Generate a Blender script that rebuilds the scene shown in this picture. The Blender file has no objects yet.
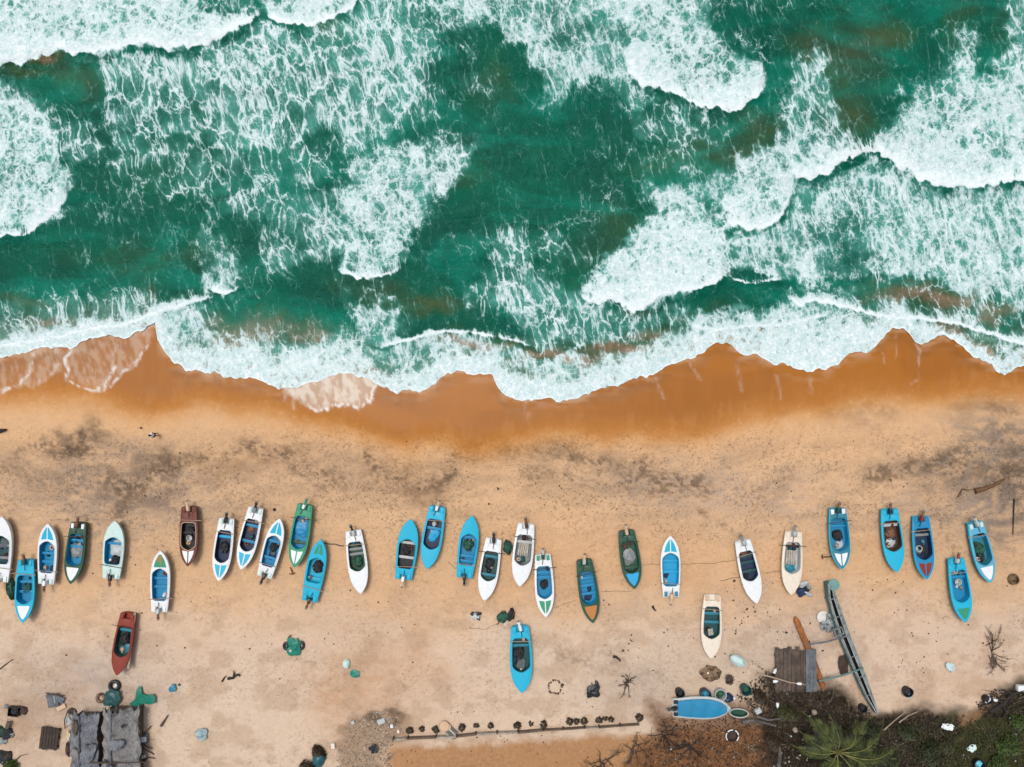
import bpy, bmesh, math, random
import numpy as np
from mathutils import Vector, Matrix

# ------------------------------------------------------------------ camera, sky, sun, exposure
sc = bpy.context.scene
H = 68.267                      # drone height in metres; one pixel is 0.1 m on the sand
S = 0.1
CX, CY = 512.0, 383.5
cd = bpy.data.cameras.new("drone_camera")
cam = bpy.data.objects.new("drone_camera", cd)
sc.collection.objects.link(cam)
cam.location = (0, 0, H)
cd.sensor_width = 36.0
cd.lens = 18.0 * H / 51.2
cd.clip_end = 3000
sc.camera = cam
SUN_EL, SUN_AZ = math.radians(70), math.radians(-35)
wd = bpy.data.worlds.new("World"); sc.world = wd; wd.use_nodes = True
wn = wd.node_tree
sky = wn.nodes.new("ShaderNodeTexSky"); sky.sky_type = 'NISHITA'; sky.sun_disc = False
sky.sun_elevation = SUN_EL; sky.sun_rotation = SUN_AZ
sky.air_density = 1.0; sky.dust_density = 4.0; sky.ozone_density = 1.0
bgn = wn.nodes["Background"]; bgn.inputs[1].default_value = 0.105
hs = wn.nodes.new("ShaderNodeHueSaturation"); hs.inputs["Saturation"].default_value = 0.45      # overcast: a greyer sky
wn.links.new(sky.outputs[0], hs.inputs["Color"]); wn.links.new(hs.outputs[0], bgn.inputs[0])
sl = bpy.data.lights.new("sun", 'SUN'); sl.energy = 1.35; sl.angle = math.radians(20); sl.color = (1.0, 0.96, 0.90)
so = bpy.data.objects.new("sun", sl); sc.collection.objects.link(so)
so.rotation_euler = (math.radians(90) - SUN_EL, 0, -SUN_AZ + math.radians(180))
so.location = (0, 0, 90)
vs = sc.view_settings
vs.view_transform = 'Standard'; vs.look = 'None'; vs.gamma = 1; vs.use_curve_mapping = False
vs.exposure = 0.72
sc.cycles.max_bounces = 4; sc.cycles.diffuse_bounces = 2; sc.cycles.glossy_bounces = 2; sc.cycles.transmission_bounces = 2
sc.cycles.caustics_reflective = False; sc.cycles.caustics_refractive = False

# ------------------------------------------------------------------ helpers
C = sc.collection
rnd = random.Random(7)
def P(px, py, z=0.0):
    k = S * (H - z) / H
    return Vector(((px - CX) * k, (CY - py) * k, z))
FAC = 1.5
def lin(v):
    v /= 255.0
    return v / 12.92 if v <= 0.04045 else ((v + 0.055) / 1.055) ** 2.4
def col(r, g, b, f=FAC):
    return (min(lin(r) / f, .82), min(lin(g) / f, .82), min(lin(b) / f, .82), 1)

def h2(ix, iy, seed):
    n = (ix.astype(np.int64) * 374761393 + iy.astype(np.int64) * 668265263 + seed * 1442695041) & 0x7fffffff
    n = ((n ^ (n >> 13)) * 1274126177) & 0x7fffffff
    n = n ^ (n >> 16)
    return (n & 0xffff) / 65535.0
def vnoise(x, y, seed=0):
    x = np.asarray(x, float); y = np.asarray(y, float)
    ix = np.floor(x); iy = np.floor(y)
    fx = x - ix; fy = y - iy
    fx = fx * fx * fx * (fx * (fx * 6 - 15) + 10); fy = fy * fy * fy * (fy * (fy * 6 - 15) + 10)
    a = h2(ix, iy, seed); b = h2(ix + 1, iy, seed); c = h2(ix, iy + 1, seed); d = h2(ix + 1, iy + 1, seed)
    return (a * (1 - fx) + b * fx) * (1 - fy) + (c * (1 - fx) + d * fx) * fy
def fbm(x, y, seed=0, octv=4):
    s = 0; a = 1; t = 0
    for o in range(octv):
        s = s + a * vnoise(x * 2 ** o + 17.3 * o, y * 2 ** o - 9.1 * o, seed + o); t += a; a *= .5
    return s / t
def sst(a, b, x):
    t = np.clip((x - a) / (b - a), 0, 1)
    return t * t * (3 - 2 * t)
def segdist(pts, x, y, closed=False):
    d = np.full(np.shape(x), 1e9)
    n = len(pts)
    for i in range(n if closed else n - 1):
        ax, ay = pts[i]; bx, by = pts[(i + 1) % n]
        dx, dy = bx - ax, by - ay
        L = dx * dx + dy * dy + 1e-9
        t = np.clip(((x - ax) * dx + (y - ay) * dy) / L, 0, 1)
        d = np.minimum(d, (x - ax - t * dx) ** 2 + (y - ay - t * dy) ** 2)
    return np.sqrt(d)
def polysd(pts, x, y):
    inside = np.zeros(np.shape(x), bool)
    n = len(pts)
    for i in range(n):
        ax, ay = pts[i]; bx, by = pts[(i + 1) % n]
        if ay == by: continue
        cond = ((ay > y) != (by > y)) & (x < (bx - ax) * (y - ay) / (by - ay) + ax)
        inside ^= cond
    d = segdist(pts, x, y, True)
    return np.where(inside, d, -d)

# ---- materials
class NT:
    def __init__(s, name):
        s.m = bpy.data.materials.new(name); s.m.use_nodes = True
        s.t = s.m.node_tree; s.b = s.t.nodes["Principled BSDF"]
    def n(s, typ, **kw):
        nd = s.t.nodes.new("ShaderNode" + typ)
        for k, v in kw.items():
            setattr(nd, k, v)
        return nd
    def put(s, sock, v):
        if isinstance(v, bpy.types.NodeSocket): s.t.links.new(v, sock)
        elif isinstance(v, bpy.types.Node): s.t.links.new(v.outputs[0], sock)
        else: sock.default_value = v
    def math(s, op, a, b=0.0, c=None, clamp=False):
        nd = s.n("Math", operation=op); nd.use_clamp = clamp
        s.put(nd.inputs[0], a); s.put(nd.inputs[1], b)
        if c is not None: s.put(nd.inputs[2], c)
        return nd.outputs[0]
    def vm(s, op, a, b=(0, 0, 0), scale=None):
        nd = s.n("VectorMath", operation=op)
        s.put(nd.inputs[0], a)
        if op == 'SCALE': s.put(nd.inputs[3], scale)
        else: s.put(nd.inputs[1], b)
        return nd.outputs[0]
    def attr(s, name, out=2):
        nd = s.n("Attribute", attribute_name=name); return nd.outputs[out]
    def noise(s, vec, scale, detail=3, rough=.55, dist=0.0, out=0):
        nd = s.n("TexNoise"); s.put(nd.inputs["Vector"], vec)
        nd.inputs["Scale"].default_value = scale; nd.inputs["Detail"].default_value = detail
        nd.inputs["Roughness"].default_value = rough; nd.inputs["Distortion"].default_value = dist
        return nd.outputs[out]
    def voro(s, vec, scale, feature='DISTANCE_TO_EDGE', rand=1.0, out=0):
        nd = s.n("TexVoronoi", feature=feature); s.put(nd.inputs["Vector"], vec)
        nd.inputs["Scale"].default_value = scale; nd.inputs["Randomness"].default_value = rand
        return nd.outputs[out]
    def ss(s, v, a, b, c=0.0, d=1.0, lin=False):
        nd = s.n("MapRange"); nd.interpolation_type = 'LINEAR' if lin else 'SMOOTHSTEP'
        for k, q in ((0, v), (1, a), (2, b), (3, c), (4, d)): s.put(nd.inputs[k], q)
        return nd.outputs[0]
    def mix(s, f, a, b, blend='MIX'):
        nd = s.n("Mix", data_type='RGBA', blend_type=blend)
        s.put(nd.inputs[0], f); s.put(nd.inputs[6], a); s.put(nd.inputs[7], b)
        return nd.outputs[2]
    def ramp(s, f, stops):
        nd = s.n("ValToRGB"); s.put(nd.inputs[0], f)
        e = nd.color_ramp.elements
        while len(e) < len(stops): e.new(.5)
        for q, (p, c) in zip(e, stops): q.position = p; q.color = c
        return nd.outputs[0]
    def bump(s, h, strength=.5, dist=.05, normal=None):
        nd = s.n("Bump"); nd.inputs["Strength"].default_value = strength; nd.inputs["Distance"].default_value = dist
        s.put(nd.inputs["Height"], h)
        if normal is not None: s.put(nd.inputs["Normal"], normal)
        return nd.outputs[0]
    def obj(s):
        return s.n("TexCoord").outputs[3]
    def geo(s):
        return s.n("NewGeometry").outputs[0]

_mats = {}
def paint(name, c, rough=.42, dirt=.35, scale=3.0, spec=.4, dirtcol=None):
    """worn painted / plastic / wooden surface: two sizes of mottling and fine scuffs"""
    if name in _mats: return _mats[name]
    k = NT(name); v = k.obj()
    a = k.noise(v, scale, 5, .65); b = k.noise(v, scale * 6, 4, .7)
    dc = dirtcol or (c[0] * .45 + .05, c[1] * .45 + .04, c[2] * .42 + .03, 1)
    f = k.ss(k.math('ADD', k.math('MULTIPLY', a, .65), k.math('MULTIPLY', b, .35)), .46, .68, 0, dirt)
    base = k.mix(f, c, dc)
    spk = k.ss(k.noise(v, scale * 14, 2, .5), .62, .7, 0, dirt * .8)
    base = k.mix(spk, base, dc)
    k.put(k.b.inputs["Base Color"], base)
    k.put(k.b.inputs["Roughness"], k.ss(b, .3, .7, rough - .1, rough + .2))
    k.b.inputs["Specular IOR Level"].default_value = spec
    k.put(k.b.inputs["Normal"], k.bump(b, .15, .02))
    _mats[name] = k.m
    return k.m
def streaky(name, c, c2, rough=.85, sx=2.0, sy=.5, scale=6):
    """weathered wood / thatch with grain running along local Y"""
    if name in _mats: return _mats[name]
    k = NT(name)
    mp = k.n("Mapping"); k.put(mp.inputs[0], k.obj()); mp.inputs["Scale"].default_value = (sx, sy, sx)
    a = k.noise(mp.outputs[0], scale, 6, .7); b = k.noise(k.obj(), 1.3, 4, .6)
    f = k.ss(k.math('ADD', k.math('MULTIPLY', a, .6), k.math('MULTIPLY', b, .4)), .36, .64)
    k.put(k.b.inputs["Base Color"], k.mix(f, c, c2))
    k.b.inputs["Roughness"].default_value = rough
    k.put(k.b.inputs["Normal"], k.bump(a, .7, .04))
    _mats[name] = k.m
    return k.m
def netting(name, c, c2):
    if name in _mats: return _mats[name]
    k = NT(name); v = k.obj()
    vo = k.voro(k.vm('ADD', v, k.noise(v, 3, 2, out=1)), 9)
    f = k.ss(vo, .02, .14)
    base = k.mix(f, c2, c)
    base = k.mix(k.ss(k.noise(v, 3.0, 4), .45, .65), base, (c[0] * .3, c[1] * .3, c[2] * .3, 1))
    k.put(k.b.inputs["Base Color"], base); k.b.inputs["Roughness"].default_value = .9
    k.put(k.b.inputs["Normal"], k.bump(vo, .8, .06))
    _mats[name] = k.m
    return k.m
def leafy(name, c, c2, scale=2.0):
    if name in _mats: return _mats[name]
    k = NT(name); v = k.geo()
    f = k.ss(k.noise(v, scale, 4, .6), .35, .65)
    k.put(k.b.inputs["Base Color"], k.mix(f, c, c2)); k.b.inputs["Roughness"].default_value = .6
    k.b.inputs["Specular IOR Level"].default_value = .25
    _mats[name] = k.m
    return k.m

# ---- mesh building
def link(name, me, mat=None, parent=None):
    o = bpy.data.objects.new(name, me); C.objects.link(o)
    if mat is not None: me.materials.append(mat)
    if parent is not None: o.parent = parent
    return o
def tag(o, label=None, cat=None, group=None, kind=None):
    if label: o["label"] = label
    if cat: o["category"] = cat
    if group: o["group"] = group
    if kind: o["kind"] = kind
    return o
def empty(name, loc, rz=0.0, rx=0.0, ry=0.0):
    o = bpy.data.objects.new(name, None); C.objects.link(o)
    o.empty_display_size = .3
    o.location = loc; o.rotation_euler = (rx, ry, rz)
    return o
class MB:
    def __init__(s): s.v = []; s.f = []
    def add(s, vs_, fs):
        n = len(s.v); s.v += [tuple(q) for q in vs_]; s.f += [[i + n for i in f] for f in fs]
    def box(s, c, d, rz=0, rx=0, ry=0, taper=1.0):
        M = Matrix.Rotation(rz, 3, 'Z') @ Matrix.Rotation(ry, 3, 'Y') @ Matrix.Rotation(rx, 3, 'X')
        q = []
        for sz in (-1, 1):
            k = taper if sz > 0 else 1
            for sx, sy in ((-1, -1), (1, -1), (1, 1), (-1, 1)):
                q.append(M @ Vector((sx * d[0] / 2 * k, sy * d[1] / 2 * k, sz * d[2] / 2)) + Vector(c))
        s.add(q, [(3, 2, 1, 0), (4, 5, 6, 7), (0, 1, 5, 4), (1, 2, 6, 5), (2, 3, 7, 6), (3, 0, 4, 7)])
    def tube(s, pts, r, n=8, cap=True):
        pts = [Vector(p) for p in pts]
        rs = r if isinstance(r, (list, tuple)) else [r] * len(pts)
        rings = []
        for i, p in enumerate(pts):
            a = pts[max(i - 1, 0)]; b = pts[min(i + 1, len(pts) - 1)]
            t = (b - a).normalized() if (b - a).length > 1e-6 else Vector((0, 0, 1))
            up = Vector((0, 0, 1)) if abs(t.z) < .9 else Vector((1, 0, 0))
            u = t.cross(up).normalized(); w = u.cross(t)
            rings.append([p + (u * math.cos(2 * math.pi * k / n) + w * math.sin(2 * math.pi * k / n)) * rs[i] for k in range(n)])
        vv = [q for rg in rings for q in rg]
        ff = []
        for i in range(len(pts) - 1):
            for k in range(n):
                ff.append((i * n + k, i * n + (k + 1) % n, (i + 1) * n + (k + 1) % n, (i + 1) * n + k))
        if cap:
            ff.append(tuple(range(n))[::-1]); ff.append(tuple((len(pts) - 1) * n + k for k in range(n)))
        s.add(vv, ff)
    def ring(s, c, R, r, n=20, m=8, rx=0, ry=0, sy=1.0, sz=1.0):
        M = Matrix.Rotation(ry, 3, 'Y') @ Matrix.Rotation(rx, 3, 'X')
        vv = []; ff = []
        for i in range(n):
            a = 2 * math.pi * i / n
            for j in range(m):
                b = 2 * math.pi * j / m
                q = Vector(((R + r * math.cos(b)) * math.cos(a), (R + r * math.cos(b)) * math.sin(a) * sy, r * math.sin(b) * sz))
                vv.append(M @ q + Vector(c))
        for i in range(n):
            for j in range(m):
                ff.append((i * m + j, ((i + 1) % n) * m + j, ((i + 1) % n) * m + (j + 1) % m, i * m + (j + 1) % m))
        s.add(vv, ff)
    def lathe(s, c, prof, n=16, rx=0, ry=0, rz=0):
        M = Matrix.Rotation(rz, 3, 'Z') @ Matrix.Rotation(ry, 3, 'Y') @ Matrix.Rotation(rx, 3, 'X')
        vv = []; ff = []
        for (r, z) in prof:
            for k in range(n):
                a = 2 * math.pi * k / n
                vv.append(M @ Vector((r * math.cos(a), r * math.sin(a), z)) + Vector(c))
        for i in range(len(prof) - 1):
            for k in range(n):
                ff.append((i * n + k, i * n + (k + 1) % n, (i + 1) * n + (k + 1) % n, (i + 1) * n + k))
        if prof[0][0] > 1e-4: ff.append(tuple(range(n))[::-1])
        if prof[-1][0] > 1e-4: ff.append(tuple((len(prof) - 1) * n + k for k in range(n)))
        s.add(vv, ff)
    def blob(s, c, d, seed=0, rough=.25, n=18, m=10, flat=.15, freq=2.0):
        """a lumpy heap, its underside flattened"""
        rr = np.random.RandomState(seed)
        off = rr.rand(2) * 50
        vv = []; ff = []
        for j in range(m + 1):
            th = math.pi * j / m
            for i in range(n):
                a = 2 * math.pi * i / n
                x, y, z = math.sin(th) * math.cos(a), math.sin(th) * math.sin(a), math.cos(th)
                k = 1 + rough * 2 * (float(fbm(np.array(x * freq + off[0] + z), np.array(y * freq + off[1] - z * .7), seed, 3)) - .5)
                z2 = max(z, -flat)
                vv.append((c[0] + x * d[0] / 2 * k, c[1] + y * d[1] / 2 * k, c[2] + (z2 + flat) * d[2] / (1 + flat) * k))
        for j in range(m):
            for i in range(n):
                ff.append((j * n + i, (j + 1) * n + i, (j + 1) * n + (i + 1) % n, j * n + (i + 1) % n))
        s.add(vv, ff)
    def sheet(s, outline, zf, n=14, thick=.03):
        """cloth spread over something: polygon outline (x, y), height function"""
        cx = sum(p[0] for p in outline) / len(outline); cy = sum(p[1] for p in outline) / len(outline)
        m = len(outline); vv = [(cx, cy, zf(cx, cy))]; ff = []
        for j in range(1, n + 1):
            k = j / n
            for (x, y) in outline:
                X = cx + (x - cx) * k; Y = cy + (y - cy) * k
                vv.append((X, Y, zf(X, Y)))
        for i in range(m): ff.append((0, 1 + i, 1 + (i + 1) % m))
        for j in range(n - 1):
            for i in range(m):
                a = 1 + j * m
                ff.append((a + i, a + m + i, a + m + (i + 1) % m, a + (i + 1) % m))
        t = len(vv)
        for i in range(m):
            q = vv[1 + (n - 1) * m + i]; vv.append((q[0], q[1], q[2] - thick))
        for i in range(m):
            a = 1 + (n - 1) * m
            ff.append((a + i, t + i, t + (i + 1) % m, a + (i + 1) % m))
        s.add(vv, ff)
    def build(s, name, mat, parent=None, smooth=True, bevel=0.0, loc=None, rz=0):
        me = bpy.data.meshes.new(name)
        me.from_pydata(s.v, [], s.f); me.update()
        bm = bmesh.new(); bm.from_mesh(me)
        bmesh.ops.recalc_face_normals(bm, faces=bm.faces[:])
        if bevel > 0:
            bmesh.ops.bevel(bm, geom=bm.edges[:], offset=bevel, segments=2, affect='EDGES', profile=.6)
        bm.to_mesh(me); bm.free()
        if smooth:
            me.polygons.foreach_set("use_smooth", [True] * len(me.polygons))
            try: me.set_sharp_from_angle(angle=math.radians(42))
            except Exception: pass
        o = link(name, me, mat, parent)
        if loc is not None: o.location = loc
        if rz: o.rotation_euler[2] = rz
        return o
def rough_outline(rx, ry, seed, n=28, amp=.25, sq=2.0):
    out = []
    for i in range(n):
        a = 2 * math.pi * i / n
        c, s_ = math.cos(a), math.sin(a)
        k = (abs(c) ** sq + abs(s_) ** sq) ** (-1 / sq)
        k *= 1 + amp * 2 * (float(vnoise(np.array(c * 1.6 + seed * 3.1), np.array(s_ * 1.6 + 7), seed)) - .5) + amp * (float(vnoise(np.array(c * 4 + seed), np.array(s_ * 4), seed + 5)) - .5)
        out.append((rx * c * k, ry * s_ * k))
    return out

# ------------------------------------------------------------------ the shore line and beach relief (laid out on the ground, in decimetres)
SHORE = [(-140, 372), (-60, 352), (0, 360), (18, 356), (40, 349), (70, 348), (82, 343), (100, 338), (130, 336), (142, 330), (155, 322), (157, 339), (163, 347),
         (175, 363), (185, 369), (205, 372), (240, 378), (255, 381), (273, 387), (297, 388), (314, 381), (340, 372), (362, 376), (378, 386), (397, 393),
         (410, 390), (420, 392), (435, 385), (446, 373), (456, 372), (472, 375), (492, 374), (499, 389), (510, 397), (525, 401), (555, 400),
         (568, 402), (576, 397), (595, 393), (610, 387), (635, 380), (660, 370), (690, 358), (705, 350), (718, 342), (730, 345), (742, 355),
         (757, 354), (772, 362), (790, 367), (808, 371), (826, 370), (838, 363), (850, 353), (866, 352), (876, 347), (885, 337), (892, 329), (905, 330),
         (915, 340), (925, 344), (938, 335), (950, 340), (962, 345), (978, 360), (990, 366), (1005, 374), (1024, 367), (1080, 352), (1160, 376)]
WET = [(-200, 398), (0, 401), (90, 402), (150, 417), (203, 407), (254, 412), (326, 424), (364, 440), (402, 452), (428, 443), (453, 443), (471, 455), (504, 447),
       (551, 436), (640, 442), (691, 442), (754, 419), (815, 414), (866, 400), (916, 404), (980, 394), (1024, 400), (1224, 396)]
def lerpline(pts, x): return np.interp(x, [p[0] for p in pts], [p[1] for p in pts])
def shore_y(px):
    px = np.asarray(px, float)
    y = lerpline(SHORE, px)
    return y + (vnoise(px / 9., px * 0, 3) - .5) * 4.5 + (vnoise(px / 3.2, px * 0, 4) - .5) * 2.2 + (vnoise(px / 60., px * 0, 8) - .5) * np.where((px < -100) | (px > 1120), 30, 0)
def sand_z(px, py):
    px = np.asarray(px, float); py = np.asarray(py, float)
    t = sst(455, 320, py)
    z = -0.62 * t - 2.6 * sst(330, 150, py)
    dry = sst(415, 470, py)
    z = z + dry * ((fbm(px / 70., py / 45., 21, 3) - .5) * .35)
    z = z + sst(425, 450, py) * (1 - .75 * sst(470, 640, py)) * (fbm(px / 14., py / 9., 31, 4) - .5) * .26   # trampled berm
    z = z + dry * (fbm(px / 7., py / 6., 41, 3) - .5) * .07
    z = z + .35 * sst(690, 760, py) * sst(740, 860, px) * fbm(px / 25., py / 25., 51, 3)
    return z
def sz(px, py): return float(sand_z(np.array(px), np.array(py)))
def Gp(px, py, dz=0.0):
    z = sz(px, py); return P(px, py, z + dz)

def axis(lo, hi, step, far_lo, far_hi, grow=1.35):
    a = list(np.arange(lo, hi + step * .5, step))
    d = step; v = lo; L = []
    while v > far_lo: d *= grow; v -= d; L.append(v)
    d = step; v = a[-1]; R_ = []
    while v < far_hi: d *= grow; v += d; R_.append(v)
    return np.array(L[::-1] + a + R_)
def grid_mesh(name, PX, PY, Z, mat, attrs):
    ny, nx = PX.shape
    K = S * (H - Z) / H
    co = np.stack([(PX - CX) * K, (CY - PY) * K, Z], -1).reshape(-1, 3)
    idx = np.arange(nx * ny).reshape(ny, nx)
    q = np.stack([idx[:-1, :-1], idx[1:, :-1], idx[1:, 1:], idx[:-1, 1:]], -1).reshape(-1, 4)
    me = bpy.data.meshes.new(name)
    me.vertices.add(len(co)); me.vertices.foreach_set("co", co.ravel().astype(np.float32))
    me.loops.add(q.size); me.loops.foreach_set("vertex_index", q.ravel().astype(np.int32))
    me.polygons.add(len(q)); me.polygons.foreach_set("loop_start", (np.arange(len(q)) * 4).astype(np.int32))
    me.update(calc_edges=True)
    me.polygons.foreach_set("use_smooth", [True] * len(q))
    for k, v in attrs.items():
        v = np.asarray(v, np.float32)
        if v.ndim == 2:
            a = me.attributes.new(k, 'FLOAT', 'POINT'); a.data.foreach_set("value", v.ravel())
        elif v.shape[-1] == 4:
            a = me.attributes.new(k, 'FLOAT_COLOR', 'POINT'); a.data.foreach_set("color", v.reshape(-1))
        else:
            a = me.attributes.new(k, 'FLOAT_VECTOR', 'POINT'); a.data.foreach_set("vector", v.reshape(-1))
    me.validate(); me.update()
    return link(name, me, mat)

# ------------------------------------------------------------------ beach
def make_beach():
    xs = axis(-80, 1104, 1.5, -4000, 5000); ys = axis(290, 850, 1.5, -6000, 5000)
    X, Y = np.meshgrid(xs, ys)
    Z = sand_z(X, Y)
    n1 = fbm(X / 40., Y / 28., 61, 4) - .5; n2 = fbm(X / 11., Y / 9., 62, 4) - .5
    XW = X + n1 * 60 + n2 * 14; YW = Y + (fbm(X / 38., Y / 30., 63, 4) - .5) * 44 + n2 * 10
    c = np.empty(X.shape + (3,))
    def lay(color, w):
        nonlocal c
        q = np.array(col(*color)[:3]); c = c * (1 - w[..., None]) + q * w[..., None]
    c[:] = col(219, 179, 139)[:3]
    lay((219, 195, 172), sst(575, 655, YW) * .95)
    lay((222, 178, 134), sst(480, 430, YW) * .8)
    patches = [  # x, y, rx, ry, colour, strength : darker silt, damp and trodden sand
        (120, 500, 130, 45, (178, 155, 134), .75), (88, 436, 26, 13, (92, 78, 66), .85), (118, 487, 34, 22, (132, 113, 98), .8), (60, 470, 60, 20, (165, 140, 118), .6),
        (150, 470, 26, 12, (120, 98, 80), .6), (230, 462, 60, 14, (175, 138, 102), .6), (280, 452, 40, 10, (160, 125, 92), .6), (330, 480, 60, 18, (182, 150, 122), .55),
        (400, 470, 46, 14, (158, 124, 92), .6), (428, 486, 30, 10, (140, 108, 80), .6), (470, 470, 60, 18, (188, 150, 115), .5), (550, 452, 40, 10, (170, 138, 108), .6),
        (640, 478, 70, 18, (176, 148, 124), .6), (680, 490, 60, 22, (178, 155, 135), .65), (760, 500, 70, 26, (190, 165, 145), .6), (860, 412, 40, 14, (170, 138, 108), .55),
        (900, 470, 70, 16, (192, 158, 126), .4), (1000, 440, 60, 45, (150, 132, 116), .8), (960, 468, 40, 14, (110, 98, 88), .7), (985, 505, 60, 40, (148, 131, 118), .8),
        (1018, 495, 26, 50, (116, 104, 94), .75), (986, 396, 22, 9, (110, 90, 70), .6), (910, 520, 60, 20, (182, 158, 138), .5),
        (360, 690, 46, 60, (190, 144, 104), .7), (420, 650, 30, 60, (198, 152, 112), .55), (190, 650, 80, 40, (215, 180, 150), .4), (100, 690, 70, 36, (176, 166, 158), .75),
        (30, 720, 60, 50, (170, 140, 116), .7), (640, 690, 40, 30, (160, 146, 132), .75), (730, 660, 90, 30, (190, 170, 150), .6), (800, 640, 60, 40, (185, 166, 150), .6),
        (900, 640, 80, 50, (216, 188, 164), .7), (960, 690, 60, 30, (206, 174, 146), .6), (850, 560, 60, 30, (214, 168, 122), .5), (700, 570, 60, 40, (214, 168, 124), .5),
        (460, 690, 60, 40, (212, 180, 152), .5), (550, 560, 70, 40, (216, 168, 124), .5), (1010, 640, 40, 50, (196, 172, 150), .5)]
    grain = sst(.30, .66, fbm(X / 9. + n1 * 6, Y / 6., 66, 5))
    for (x, y, rx, ry, q, s_) in patches:
        d = ((XW - x) / rx) ** 2 + ((YW - y) / ry) ** 2
        lay(q, np.clip(.85 * s_ * np.exp(-d * 1.0) * ((.45 + 1.0 * grain) if y < 540 else (.75 + .4 * grain)), 0, 1))
    rub = sst(-8, 8, polysd([(336, 800), (342, 742), (346, 726), (356, 718), (378, 709), (398, 710), (402, 728), (392, 746), (386, 800)], XW, YW))
    lay((158, 132, 108), rub * .8); lay((70, 54, 42), sst(1, .2, ((XW - 385) / 12.) ** 2 + ((YW - 717) / 9.) ** 2) * .7)
    # swept grey mottling of the trodden berm
    m = sst(.47, .62, fbm(X / 30. + Y / 60., Y / 12., 71, 5)) * sst(425, 455, Y) * (1 - sst(500, 560, Y)) * .22
    lay((140, 118, 98), m)
    m = sst(.48, .66, fbm(X / 22., Y / 16., 72, 5)) * sst(540, 640, Y) * .4
    lay((176, 146, 118), m)
    # wrack lines and trodden ridges of the berm
    fine2 = fbm(X / 3.2, Y / 2.6, 74, 4); mid2 = fbm(X / 14., Y / 10., 75, 3)
    JX = X + n2 * 16; JY = Y + n2 * 12
    for pts, w, a in [([(20, 452), (46, 440), (60, 436)], 7, .6), ([(40, 445), (56, 455), (76, 452), (92, 448)], 6, .8), ([(76, 450), (84, 436), (92, 424)], 8, .8), ([(108, 478), (124, 490), (140, 487), (156, 474), (166, 462)], 9, .9), ([(122, 490), (120, 510), (118, 530)], 9, .7),
                      ([(166, 470), (190, 462), (220, 458), (248, 446)], 7, .7), ([(250, 446), (270, 452), (290, 454), (304, 466), (326, 474)], 8, .8), ([(300, 474), (330, 484), (360, 480)], 8, .5), ([(366, 452), (376, 470), (396, 478), (420, 488), (436, 486), (452, 470), (456, 456)], 6, .9), ([(456, 450), (470, 458), (486, 452), (504, 446)], 6, .7),
                      ([(505, 448), (540, 450), (566, 450)], 9, .7), ([(566, 452), (590, 460), (612, 466), (640, 474), (672, 482), (708, 492)], 8, .7), ([(520, 474), (560, 474), (600, 484)], 6, .5), ([(630, 482), (656, 490), (676, 486), (700, 478)], 9, .7), ([(640, 468), (650, 460)], 8, .5),
                      ([(740, 500), (770, 486), (800, 470)], 7, .4), ([(830, 412), (860, 400), (890, 408)], 8, .4), ([(870, 476), (900, 468), (930, 466), (952, 458), (966, 452)], 8, .8), ([(936, 470), (970, 470), (1010, 468)], 10, .7), ([(980, 392), (990, 402), (1010, 408)], 8, .6), ([(1000, 430), (1012, 450), (1016, 480)], 12, .6),
                      ([(700, 512), (730, 528), (744, 540)], 3, .5), ([(930, 500), (940, 520), (950, 545)], 4, .5), ([(846, 474), (850, 480)], 3, .6), ([(560, 655), (590, 664), (620, 660)], 8, .4), ([(0, 470), (30, 476), (70, 486)], 10, .4), ([(160, 500), (180, 486), (220, 482)], 8, .35)]:
        x0 = min(p[0] for p in pts) - 40; x1 = max(p[0] for p in pts) + 40; y0 = min(p[1] for p in pts) - 40; y1 = max(p[1] for p in pts) + 40
        mm = (X > x0) & (X < x1) & (Y > y0) & (Y < y1); q = np.zeros(X.shape)
        q[mm] = np.exp(-(segdist(pts, JX[mm], JY[mm]) / w) ** 2)
        lay((98, 78, 60), np.clip(.85 * a * q * sst(.42, .60, fine2 * .6 + mid2 * .4) * 1.1, 0, .85))
        lay((150, 126, 104), np.clip(a * q * .2, 0, .5))
    # bare brown earth inland
    e = sst(736, 746, Y + (X - 520) * .055 + n2 * 8) * sst(376, 400, X + n1 * 20)
    lay((174, 126, 82), e * .9 * (1 - sst(760, 850, XW)))
    brown = sst(-14, 16, polysd([(655, 712), (700, 706), (745, 705), (780, 715), (800, 780), (820, 900), (600, 900), (640, 760)], XW, YW))
    lay((112, 74, 46), brown * .85)
    lay((92, 60, 38), brown * sst(.45, .6, fbm(X / 12., Y / 12., 73, 4)) * .6)
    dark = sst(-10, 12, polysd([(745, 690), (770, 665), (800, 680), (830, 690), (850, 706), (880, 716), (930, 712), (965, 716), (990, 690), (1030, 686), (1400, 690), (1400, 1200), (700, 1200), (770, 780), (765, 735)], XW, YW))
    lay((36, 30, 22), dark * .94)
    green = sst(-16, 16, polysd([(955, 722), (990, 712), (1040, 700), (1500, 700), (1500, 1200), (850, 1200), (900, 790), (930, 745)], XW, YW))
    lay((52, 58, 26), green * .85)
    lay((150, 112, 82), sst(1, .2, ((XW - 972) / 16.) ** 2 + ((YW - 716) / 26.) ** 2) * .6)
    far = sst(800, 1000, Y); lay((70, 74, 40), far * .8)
    # wet sand
    wy = lerpline(WET, X + n1 * 16)
    d = wy - Y + n2 * 7 + n1 * 12
    damp = sst(-26, 14, d); wet = sst(-4, 30, d)
    lay((212, 154, 90), damp * .7)
    lay((188, 120, 46), sst(-12, 16, d) * .8)
    streak = fbm(X / 7. + n2, Y / 90., 81, 4)
    lay((156, 92, 22), wet * (.86 + .2 * (streak - .5)))
    lay((200, 140, 82), wet * sst(.56, .68, streak) * sst(40, 4, d) * .5)
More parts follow.
